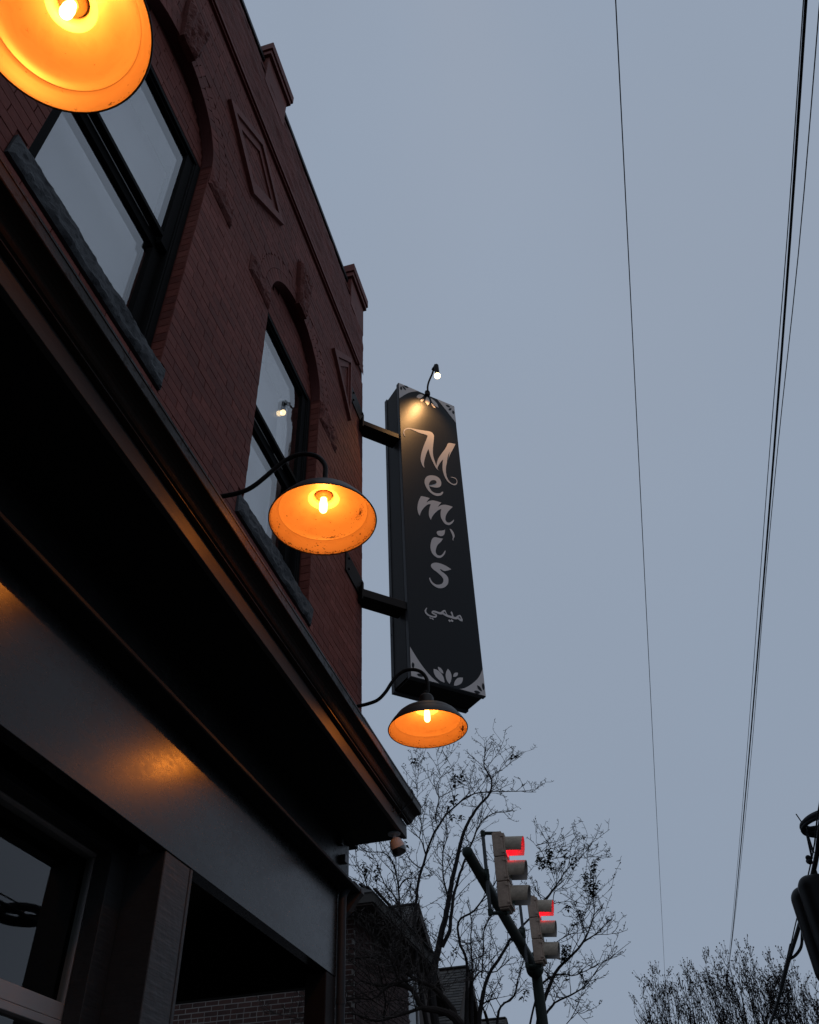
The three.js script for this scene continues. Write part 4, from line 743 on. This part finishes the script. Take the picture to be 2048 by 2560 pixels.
const LEAVES = [[19.7,8.98,-3.88,19.7,9.29,-3.89],[19.7,8.99,-3.75,19.7,9.32,-3.71],[19.7,8.5,-3.98,19.7,8.75,-3.91],[19.7,8.19,-4.04,19.7,8.51,-4.06],[19.7,7.57,-5.19,19.7,7.78,-5.19],[19.7,8.09,-3.8,19.7,8.22,-3.79],[19.7,9.48,-2.35,19.7,9.55,-2.33],[19.7,9.76,-4.91,19.7,9.87,-4.91],[19.7,6.74,-1.96,19.7,7.16,-1.82],[19.7,6.72,-2.06,19.7,7.03,-2.02],[19.7,6.61,-1.82,19.7,6.9,-1.82],[19.7,6.79,-1.55,19.7,7.11,-1.5],[19.7,6.66,-1.35,19.7,6.94,-1.32],[19.7,5.98,-1.02,19.7,6.81,-0.84],[19.7,6.14,-1.12,19.7,6.54,-1.12],[19.7,6.02,-1.07,19.7,6.34,-0.87],[19.7,4.8,-1.85,19.7,5.11,-1.78],[19.7,4.84,-1.78,19.7,5.13,-1.72],[19.7,4.77,-1.91,19.7,5.05,-1.86],[19.7,4.26,-1.5,19.7,4.64,-1.5],[19.7,4.44,-1.81,19.7,4.63,-1.84],[19.7,5.65,-1.35,19.7,5.76,-1.33],[19.7,5.83,-1.62,19.7,5.9,-1.61],[19.7,5.49,-1.51,19.7,5.54,-1.5],[19.7,4.17,-2.8,19.7,4.37,-2.72],[19.7,5.15,-4.22,19.7,5.32,-4.18],[19.7,7.09,-6.23,19.7,7.43,-6.27],[19.7,6.97,-5.94,19.7,7.32,-5.91],[19.7,6.78,-2.11,19.7,7.09,-2.04],[19.7,6.83,-1.87,19.7,7.12,-1.83]];
function limbPoints(a) { const v = []; for (let i = 0; i < a.length; i += 3) v.push(V3(a[i], a[i + 1], a[i + 2])); return v; }
function plantTree(tree, limbs, base, opt) {
  const b = base.clone();
  const twigs = new Soup();
  limbs.forEach(([r0, r1, a], k) => {
    const v = limbPoints(a);
    const curve = new THREE.CatmullRomCurve3(v, false, 'centripetal'), L = curve.getLength(), n = Math.max(6, Math.round(L / .12)), pts = curve.getSpacedPoints(n);
    for (let i = 1; i < n; i++) pts[i].add(V3(tr(-1, 1), tr(-1, 1), tr(-1, 1)).multiplyScalar(.008));
    const s = new Soup(); s.tube(pts, r0 * .78, r1 * .7, r0 > .03 ? 9 : 6);
    part('limb', s.geo(), opt.bark, tree);
    for (let i = 1; i < n; i++) {
      const t = i / n, r = r0 + (r1 - r0) * t, prob = opt.density * (r > .05 ? .22 : r > .025 ? .5 : .85);
      if (rt() < prob) { const d = pts[Math.min(i + 1, n)].clone().sub(pts[i - 1]).normalize(); const s2 = V3(tr(-1, 1), tr(-.3, .9), tr(-1, 1)).addScaledVector(d, tr(.2, 1)).normalize(); grow(twigs, pts[i], s2, tr(.3, 1) * opt.reach * (r > .02 ? 1.15 : .8), Math.min(.011, .0055 + r * .22), opt.level, opt.bend, true); }
      if (rt() < .7) { const s3 = V3(tr(-1, 1), tr(-.2, 1), tr(-1, 1)).normalize(); twigs.tube([pts[i], pts[i].clone().addScaledVector(s3, r + tr(.03, .1))], .006, .0048, 3); }
    }
    // what joins a limb to the tree below the frame: only for limbs that start low
  });
  // stems from the foot of the trunk up to the lowest limb starts
  opt.stems.forEach(([k, r]) => { const s = new Soup(), top = limbPoints(limbs[k][2])[0], mid = b.clone().lerp(top, .55).add(V3(tr(-.2, .2), .2, tr(-.2, .2))); const c = new THREE.CatmullRomCurve3([b.clone().add(V3(tr(-.15, .15), 0, tr(-.15, .15))), mid, top, limbPoints(limbs[k][2])[1]], false, 'centripetal').getSpacedPoints(40); s.tube(c, r * .8, limbs[k][0] * .78, 9); part('trunk', s.geo(), opt.bark, tree); });
  part('twigs', twigs.geo(), opt.twig, tree, { kind: 'stuff' });
}
const pear = thing('bare_tree', 'bare street tree with upright limbs and a few last leaf sprigs, behind the traffic signals', 'tree', [20.3, -1.55, -4.0]);
plantTree(pear, LIMBS.slice(0, NPEAR), V3(20.3, -1.55, -4.0), { bark, twig: twigMat, density: 1.3, reach: .8, level: 2, bend: .10, stems: [[0, .16], [12, .12], [13, .1], [14, .12], [15, .08], [17, .08], [20, .1], [22, .07], [23, .06], [6 + 1 - 4, .1]] });
{ // short sprigs that kept their leaves
  const leaf = (soup, p, d, s) => { const side = V3(d.z, tr(-.2, .2), -d.x).normalize(), n = V3().crossVectors(d, side); const m = p.clone().addScaledVector(d, s * .5).addScaledVector(n, s * .08), e = p.clone().addScaledVector(d, s).add(V3(0, -s * .35, 0)), w = s * .23; const l = m.clone().addScaledVector(side, w), r = m.clone().addScaledVector(side, -w); soup.tri(p, l, m); soup.tri(p, m, r); soup.tri(l, e, m); soup.tri(m, e, r); };
  for (const a of LEAVES) {
    const p = V3(...a.slice(0, 3)), q = V3(...a.slice(3)), s = new Soup(), n = Math.max(6, Math.round(p.distanceTo(q) / .03));
    const mid = p.clone().lerp(q, .5).add(V3(tr(-.06, .06), 0, tr(-.06, .06))), c = new THREE.QuadraticBezierCurve3(p, mid, q).getSpacedPoints(n);
    s.tube(c, .006, .003, 4);
    for (let i = 1; i <= n; i++) for (let k = 0; k < 2; k++) { const an = tr(0, 6.28), d = V3(Math.cos(an), tr(.05, .5), Math.sin(an)).normalize(); leaf(s, c[i], d, tr(.09, .165)); }
    part('leaf_sprig', s.geo(), leafMat, pear);
  }
}
const tangle = thing('bare_tree', 'dark tangled bare tree with twisting low branches in front of the houses', 'tree', [17.4, -1.55, -4.6]);
plantTree(tangle, LIMBS.slice(NPEAR), V3(17.4, -1.55, -4.6), { bark: barkDark, twig: std({ color: lin(.040, .032, .028), roughness: .9 }), density: 2.1, reach: 1.25, level: 2, bend: .05, stems: [[0, .2], [1, .14]] });

// crape myrtles down the street: many thin upright stems ending in dry seed heads
const seedMat = matt({ color: lin(.034, .026, .024), roughness: .9 });
function myrtle(label, foot, tops) {
  const t = thing('crape_myrtle', label, 'tree', [foot.x, foot.y, foot.z], 'bare crape myrtles down the street');
  const stems = new Soup(), twigs = new Soup(), heads = new Soup();
  const panicle = (p, d) => { for (let k = 0; k < 15; k++) { const q = p.clone().addScaledVector(d, tr(-.02, .42)).add(V3(tr(-.09, .09), tr(-.05, .05), tr(-.09, .09))), s = tr(.012, .026); const a = q.clone().add(V3(s, 0, 0)), b = q.clone().add(V3(-s * .5, 0, s * .8)), c = q.clone().add(V3(-s * .5, 0, -s * .8)), u = q.clone().add(V3(0, s, 0)), w = q.clone().add(V3(0, -s, 0)); for (const [i, j] of [[a, b], [b, c], [c, a]]) { heads.tri(i, j, u); heads.tri(j, i, w); } twigs.tube([p.clone().addScaledVector(d, .1), q], .004, .003, 3); } };
  tops.forEach(([x, y, z], k) => {
    const top = V3(x, y, z), base = foot.clone().add(V3(tr(-.25, .25), 0, tr(-.25, .25))), m1 = base.clone().lerp(top, .4).add(V3(tr(-.25, .25), .5, tr(-.25, .25)));
    const pts = new THREE.CatmullRomCurve3([base, m1, base.clone().lerp(top, .75).add(V3(tr(-.1, .1), .1, tr(-.1, .1))), top], false, 'centripetal').getSpacedPoints(44);
    stems.tube(pts, .032, .007, 5);
    panicle(top, V3(tr(-.2, .2), 1, tr(-.2, .2)).normalize());
    for (let i = 22; i < 44; i++) for (let q = 0; q < 2; q++) if (rt() < .34) {
      const d = V3(tr(-.75, .75), tr(.6, 1.2), tr(-.75, .75)).normalize(), len = tr(.3, 1.0) * (1.15 - (i - 22) / 40), n = 5, v = [pts[i].clone()], dd = d.clone(); let p = pts[i].clone();
      for (let s = 0; s < n; s++) { dd.y += .12; dd.x += tr(-.12, .12); dd.z += tr(-.12, .12); dd.normalize(); p = p.clone().addScaledVector(dd, len / n); v.push(p); if (rt() < .6) twigs.tube([p.clone(), p.clone().add(V3(tr(-.14, .14), tr(.04, .2), tr(-.14, .14)))], .005, .003, 3); }
      twigs.tube(v, .009, .004, 3); if (rt() < .4) panicle(p, dd);
    }
  });
  part('stems', stems.geo(), bark, t); part('twigs', twigs.geo(), twigMat, t, { kind: 'stuff' }); part('seed_heads', heads.geo(), seedMat, t, { kind: 'stuff' });
}
const topsOf = (z0, z1, n, f) => Array.from({ length: n }, (_, i) => { const z = z0 + (z1 - z0) * (i + tr(-.3, .3)) / (n - 1); return [26 + tr(-.7, .7), f(z) + tr(-.6, .16), z]; });
myrtle('shorter bare crape myrtle left of the cable bundle, topped with seed heads', V3(26, -1.55, .1), [[26, 5.75, -.12], [26, 5.3, -.5], [26.2, 5.55, .75], ...topsOf(-.6, .9, 20, z => 5.0 + .55 * Math.exp(-((z - .1) ** 2) / .25))]);
myrtle('tallest bare crape myrtle, behind the foot of the cable bundle', V3(26, -1.55, 1.9), [[26, 6.05, 1.86], [26, 5.72, .78], [26, 5.85, 1.27], [26, 5.78, 2.3], [26.3, 5.6, 2.58], ...topsOf(1.0, 2.75, 30, z => 5.2 + .45 * Math.exp(-((z - 1.9) ** 2) / .5))]);
myrtle('bare crape myrtle crossed by the sagging cable, under the black housing', V3(26.4, -1.55, 3.0), [[26, 5.78, 2.92], [26, 5.4, 3.2], ...topsOf(2.6, 3.4, 16, z => 5.05 + .3 * Math.exp(-((z - 3) ** 2) / .1))]);
myrtle('low sparse crape myrtle at the lower right edge of the view', V3(26.2, -1.55, 3.75), [[26, 4.8, 3.62], [26, 4.6, 3.74], ...topsOf(3.4, 4.3, 12, z => 4.55)]);

// ---------------------------------------------------------------- houses behind the trees
M.houseBrick = [[.075, .030, .024], [.065, .028, .023], [.085, .036, .028]].map(c => std({ color: lin(...c), map: blotch, roughness: .85, bumpMap: pits, bumpScale: .004 }));
M.lightMortar = std({ color: lin(.22, .20, .185), roughness: .95, bumpMap: grain, bumpScale: .002 });
M.stucco = matt({ color: lin(.17, .165, .16), map: blotch, roughness: .95, bumpMap: pits, bumpScale: .006 });
M.shingle = [[.060, .056, .052], [.050, .047, .045], [.072, .066, .060]].map(c => std({ color: lin(...c), roughness: .95, bumpMap: pits, bumpScale: .004 }));
M.brownWood = std({ color: lin(.035, .024, .018), roughness: .8, bumpMap: brushed, bumpScale: .003 });
M.whiteTrim = matt({ color: lin(.28, .28, .285), roughness: .6 });
M.houseGlass = new THREE.MeshPhysicalMaterial({ color: lin(.01, .011, .012), roughness: .06, ior: 1.6 });
// a roof slope laid with overlapping shingles: from the eave edge (a -> b) up by the vector w
function shingles(parent, a, b, w, size = .14) {
  const A = V3(...a), U = V3(...b).sub(A), Wv = V3(...w), L = U.length(), H = Wv.length(), u = U.clone().normalize(), v = Wv.clone().normalize(), n = V3().crossVectors(u, v).normalize(); if (n.y < 0) n.negate();
  const lists = M.shingle.map(() => []), rows = Math.floor(H / size);
  for (let r = 0; r < rows; r++) { let s = r % 2 ? -.1 : 0; while (s < L) { const wd = tr(.16, .3), s0 = Math.max(0, s), s1 = Math.min(L, s + wd - .008); s += wd; if (s1 - s0 < .03) continue; const lift = tr(.008, .02), q = [[s0, r * size - .02, lift + .012], [s1, r * size - .02, lift + .012], [s1, (r + 1) * size, lift - .006], [s0, (r + 1) * size, lift - .006]].map(([x, y, z]) => A.clone().addScaledVector(u, x).addScaledVector(v, y).addScaledVector(n, z)), f = [q[0].clone().addScaledVector(n, -.02), q[1].clone().addScaledVector(n, -.02)]; const k = Math.floor(rt() * 3), so = lists[k]; so.push(q[0], q[1], q[2], q[0], q[2], q[3], f[0], f[1], q[1], f[0], q[1], q[0]); } }
  const out = lists.map(l => { const g = new THREE.BufferGeometry(); g.setAttribute('position', new THREE.BufferAttribute(new Float32Array(l.flatMap(p => [p.x, p.y, p.z])), 3)); g.computeVertexNormals(); return boxuv(g); });
  out.forEach((g, i) => part('shingles', g, M.shingle[i], parent, { kind: 'stuff' }));
}
function slab(a, b, c, d, t) {                        // a thick quadrilateral (roof deck)
  const q = [a, b, c, d].map(p => V3(...p)), n = V3().crossVectors(q[1].clone().sub(q[0]), q[3].clone().sub(q[0])).normalize(); if (n.y < 0) n.negate();
  const l = q.map(p => p.clone().addScaledVector(n, -t)), T = []; const f = (w, x, y, z) => T.push(w, x, y, w, y, z);
  f(q[0], q[1], q[2], q[3]); f(l[3], l[2], l[1], l[0]); for (let i = 0; i < 4; i++) { const j = (i + 1) % 4; f(q[i], l[i], l[j], q[j]); }
  const g = new THREE.BufferGeometry(); g.setAttribute('position', new THREE.BufferAttribute(new Float32Array(T.flatMap(p => [p.x, p.y, p.z])), 3)); g.computeVertexNormals(); return boxuv(g);
}
{ // brick house across the side street
  const h = thing('brick_house', 'red brick house with pale mortar seen through the corner porch and beside the downspout', 'house', [18.5, -1.55, -9]);
  part('wall', [box(16.515, 16.8, -1.6, 5.25, -14, -5.463, 0), box(16.8, 20.5, -1.6, 5.25, -5.75, -5.463, 0), box(20.2, 20.5, -1.6, 5.25, -14, -5.75, .01), box(16.8, 20.2, -1.6, 5.25, -14, -13.7, .01)], M.lightMortar, h);
  const list = []; const C = .088;
  for (let r = 0; r < 74; r++) { const y = -1.3 + r * C, header = r % 6 === 3, pitch = header ? .132 : .268; let z = -12.4 + (r % 2) * pitch / 2; while (z < -5.5) { const w = Math.min(pitch - .014, -5.445 - z); if (w > .05) list.push([z, y, w]); z += pitch; } }
  const unit = (w, v) => { const k = `h${w.toFixed(3)}${v}`; return brickShapes[k] ??= (() => { const g = new RoundedBoxGeometry(.03, C - .014, w, 1, .004).toNonIndexed(); g.translate(0, (C - .014) / 2, w / 2); boxuv(g); const uv = g.attributes.uv; for (let i = 0; i < uv.count; i++) uv.setXY(i, uv.getX(i) + v * .31, uv.getY(i) + v * .17); return g; })(); };
  const inPorch = ([z, y]) => z > -9.3 && z < -6.2 && y > 3.5 && y < 4.2 ? 2 : z > -6.2 && y > 3.2 ? 1 : y > 2.6 && z > -9.6 ? .5 : 0;
  list.sort((p, q) => inPorch(q) - inPorch(p));
  const rest = M.houseBrick.map(() => []);
  list.forEach(([z, y, w], i) => { const mi = Math.floor(rt() * 3), g = unit(Math.round(w * 250) / 250, mi), x = 16.5275 + tr(-.002, .002); if (i < 300) { const m = new THREE.Mesh(g, M.houseBrick[mi]); m.name = 'brick'; m.position.set(x - 18.5, y + 1.55, z + 9); m.castShadow = m.receiveShadow = true; h.add(m); } else { const q = g.clone(); q.translate(x, y, z); rest[mi].push(q); } });
  rest.forEach((l, i) => part('brickwork', l, M.houseBrick[i], h, { kind: 'stuff' }));
  const front = []; for (let r = 0; r < 74; r++) for (let x = 16.545 + (r % 2) * .134; x < 20.4; x += .268) front.push(box(x, Math.min(20.5, x + .254), -1.3 + r * C, -1.3 + (r + 1) * C - .014, -5.475, -5.445, 0));
  part('brickwork', front, M.houseBrick[0], h, { kind: 'stuff' });
  part('eaves', [box(15.95, 21, 5.24, 5.30, -14.6, -4.9, .01)], M.brownWood, h);
  part('eaves_trim', [box(15.93, 21.02, 5.28, 5.44, -4.9, -4.87, .005), box(15.92, 15.95, 5.28, 5.44, -14.6, -4.87, .005)], matt({ color: lin(.07, .065, .06), roughness: .8 }), h);
  const roof = part('roof', [slab([15.9, 5.46, -4.85], [15.9, 5.46, -14.6], [18.5, 7.1, -12], [18.5, 7.1, -7.45], .06), slab([15.9, 5.46, -4.85], [21.05, 5.46, -4.85], [18.5, 7.1, -7.45], [18.5, 7.1, -7.46], .06), slab([21.05, 5.46, -4.85], [21.05, 5.46, -14.6], [18.5, 7.1, -12], [18.5, 7.1, -7.45], .06)], M.shingle[1], h);
  part('roof_batten', Array.from({ length: 11 }, (_, k) => box(15.86 + k * .21, 21.08 - k * .21, 5.48 + k * .135, 5.505 + k * .135, -4.86 - k * .21, -4.80 - k * .21, .004)), M.shingle[0], roof);
}
function gabled(label, ridge, depth, half, drop, wallX, opt) {   // ridge along z ending in a street gable
  const [x, y, z] = ridge, e = y - drop, h = thing('gabled_house', label, 'house', [x, -1.55, z - depth / 2]);
  const near = [[x - half, e, z + .25], [x - half, e, z - depth], [x, y, z - depth], [x, y, z + .25]], far = [[x + half, e, z + .25], [x + half, e, z - depth], [x, y, z - depth], [x, y, z + .25]];
  const roof = part('roof', [slab(...near, .12), slab(...far, .12)], M.brownWood, h);
  shingles(roof, near[1], near[0], [half, drop, 0]); 
  part('ridge_cap', box(x - .09, x + .09, y + .005, y + .05, z - depth, z + .26, .01), M.shingle[1], roof);
  const s = new THREE.Shape([[x - half + .4, -1.55], [x + half - .4, -1.55], [x + half - .4, e + .05], [x, y - .2], [x - half + .4, e + .05]].map(p => new THREE.Vector2(...p))), g = new THREE.ExtrudeGeometry(s, { depth: .2, bevelEnabled: false }); g.translate(0, 0, z - .25);
  part('gable_wall', boxuv(g.toNonIndexed()), opt.gable, h);
  part('wall', [box(x - half + .4, x - half + .62, -1.55, e + .12, z - depth, z - .252), box(x + half - .62, x + half - .4, -1.55, e + .12, z - depth, z - .252), box(x - half + .62, x + half - .62, -1.55, e + .12, z - depth, z - depth + .2)], M.stucco, h);
  part('bargeboard', [1, -1].map(sg => slab([x - sg * half, e + .02, z + .252], [x - sg * half, e + .02, z + .30], [x, y + .02, z + .30], [x, y + .02, z + .252], .26)), opt.barge, h);
  for (const [za, zb, ya, yb] of opt.windows) {
    const xw = x - half + .4, w = part('window', [box(xw - .05, xw - .002, ya - .1, ya, za - .1, zb + .1, .004), box(xw - .05, xw - .002, yb, yb + .12, za - .1, zb + .1, .004), box(xw - .05, xw - .002, ya, yb, za - .1, za, .004), box(xw - .05, xw - .002, ya, yb, zb, zb + .1, .004), box(xw - .03, xw - .003, ya, yb, (za + zb) / 2 - .03, (za + zb) / 2 + .03, .003)], opt.trim, h);
    part('pane', box(xw - .014, xw - .0045, ya, yb, za, zb, 0), M.houseGlass, w);
  }
  for (const [xa, xb, ya, yb] of opt.gableWindows ?? []) {
    const zw = z - .05, w = part('window', [box(xa - .1, xb + .1, yb, yb + .1, zw + .002, zw + .05, .004), box(xa - .1, xb + .1, ya - .1, ya, zw + .002, zw + .05, .004), box(xa - .1, xa, ya, yb, zw + .002, zw + .05, .004), box(xb, xb + .1, ya, yb, zw + .002, zw + .05, .004)], opt.trim, h);
    part('pane', box(xa, xb, ya, yb, zw + .003, zw + .012, 0), M.houseGlass, w);
  }
  return h;
}
gabled('dark shingled gable house behind the tangled branches, with pale window surrounds', [24, 7.72, -6.3], 7, 3.3, 2.0, 0, { gable: M.brownWood, barge: M.brownWood, trim: M.whiteTrim, windows: [[-7.9, -7.1, 4.55, 5.5], [-9.9, -9.1, 4.55, 5.5], [-7.9, -7.1, 1.6, 3.0]], gableWindows: [[23.4, 24.6, 4.6, 6]] });
gabled('second gabled house farther down, with a white-trimmed shingled roof', [29.5, 7.40, -6.1], 7, 2.6, 2.5, 0, { gable: M.brownWood, barge: M.brownWood, trim: M.whiteTrim, windows: [[-7.6, -6.9, 3.6, 4.6], [-9.2, -8.4, 3.6, 4.6]], gableWindows: [[29, 30, 4, 5.4]] });
gabled('third roof, just showing between the tree stems at the bottom edge', [36, 7.15, -6.1], 7, 3, 2.2, 0, { gable: M.brownWood, barge: M.brownWood, trim: M.whiteTrim, windows: [[-7.6, -6.9, 3.6, 4.6]] });

// ---------------------------------------------------------------- the low row across the main street, behind the viewer
for (const [x0, x1, hgt, col, label] of [[-38, -14, 4.4, [.10, .06, .05], 'low brick row building across the main street, behind the viewer and to the left'], [-13.5, 9, 3.9, [.16, .15, .14], 'low rendered shop building straight across the main street'], [9.5, 42, 4.6, [.08, .05, .045], 'long low brick building across the main street, farther along']]) {
  const b = thing('row_building', label, 'building', [(x0 + x1) / 2, -1.55, 20]);
  part('wall', box(x0, x1, -1.6, hgt, 17.2, 26, .02), matt({ color: lin(...col), map: blotch, roughness: .9 }), b);
  part('parapet_cap', box(x0 - .1, x1 + .1, hgt + .002, hgt + .14, 17.1, 26.1, .01), M.coping, b);
  for (let x = x0 + 2; x < x1 - 2; x += 4) { const w = part('window', box(x - .1, x + 1.9, .2, 2.1, 17.16, 17.197, .003), M.frame, b); part('pane', box(x, x + 1.8, .3, 2.0, 17.145, 17.158, 0), M.houseGlass, w); }
}

renderer.render(scene, camera);
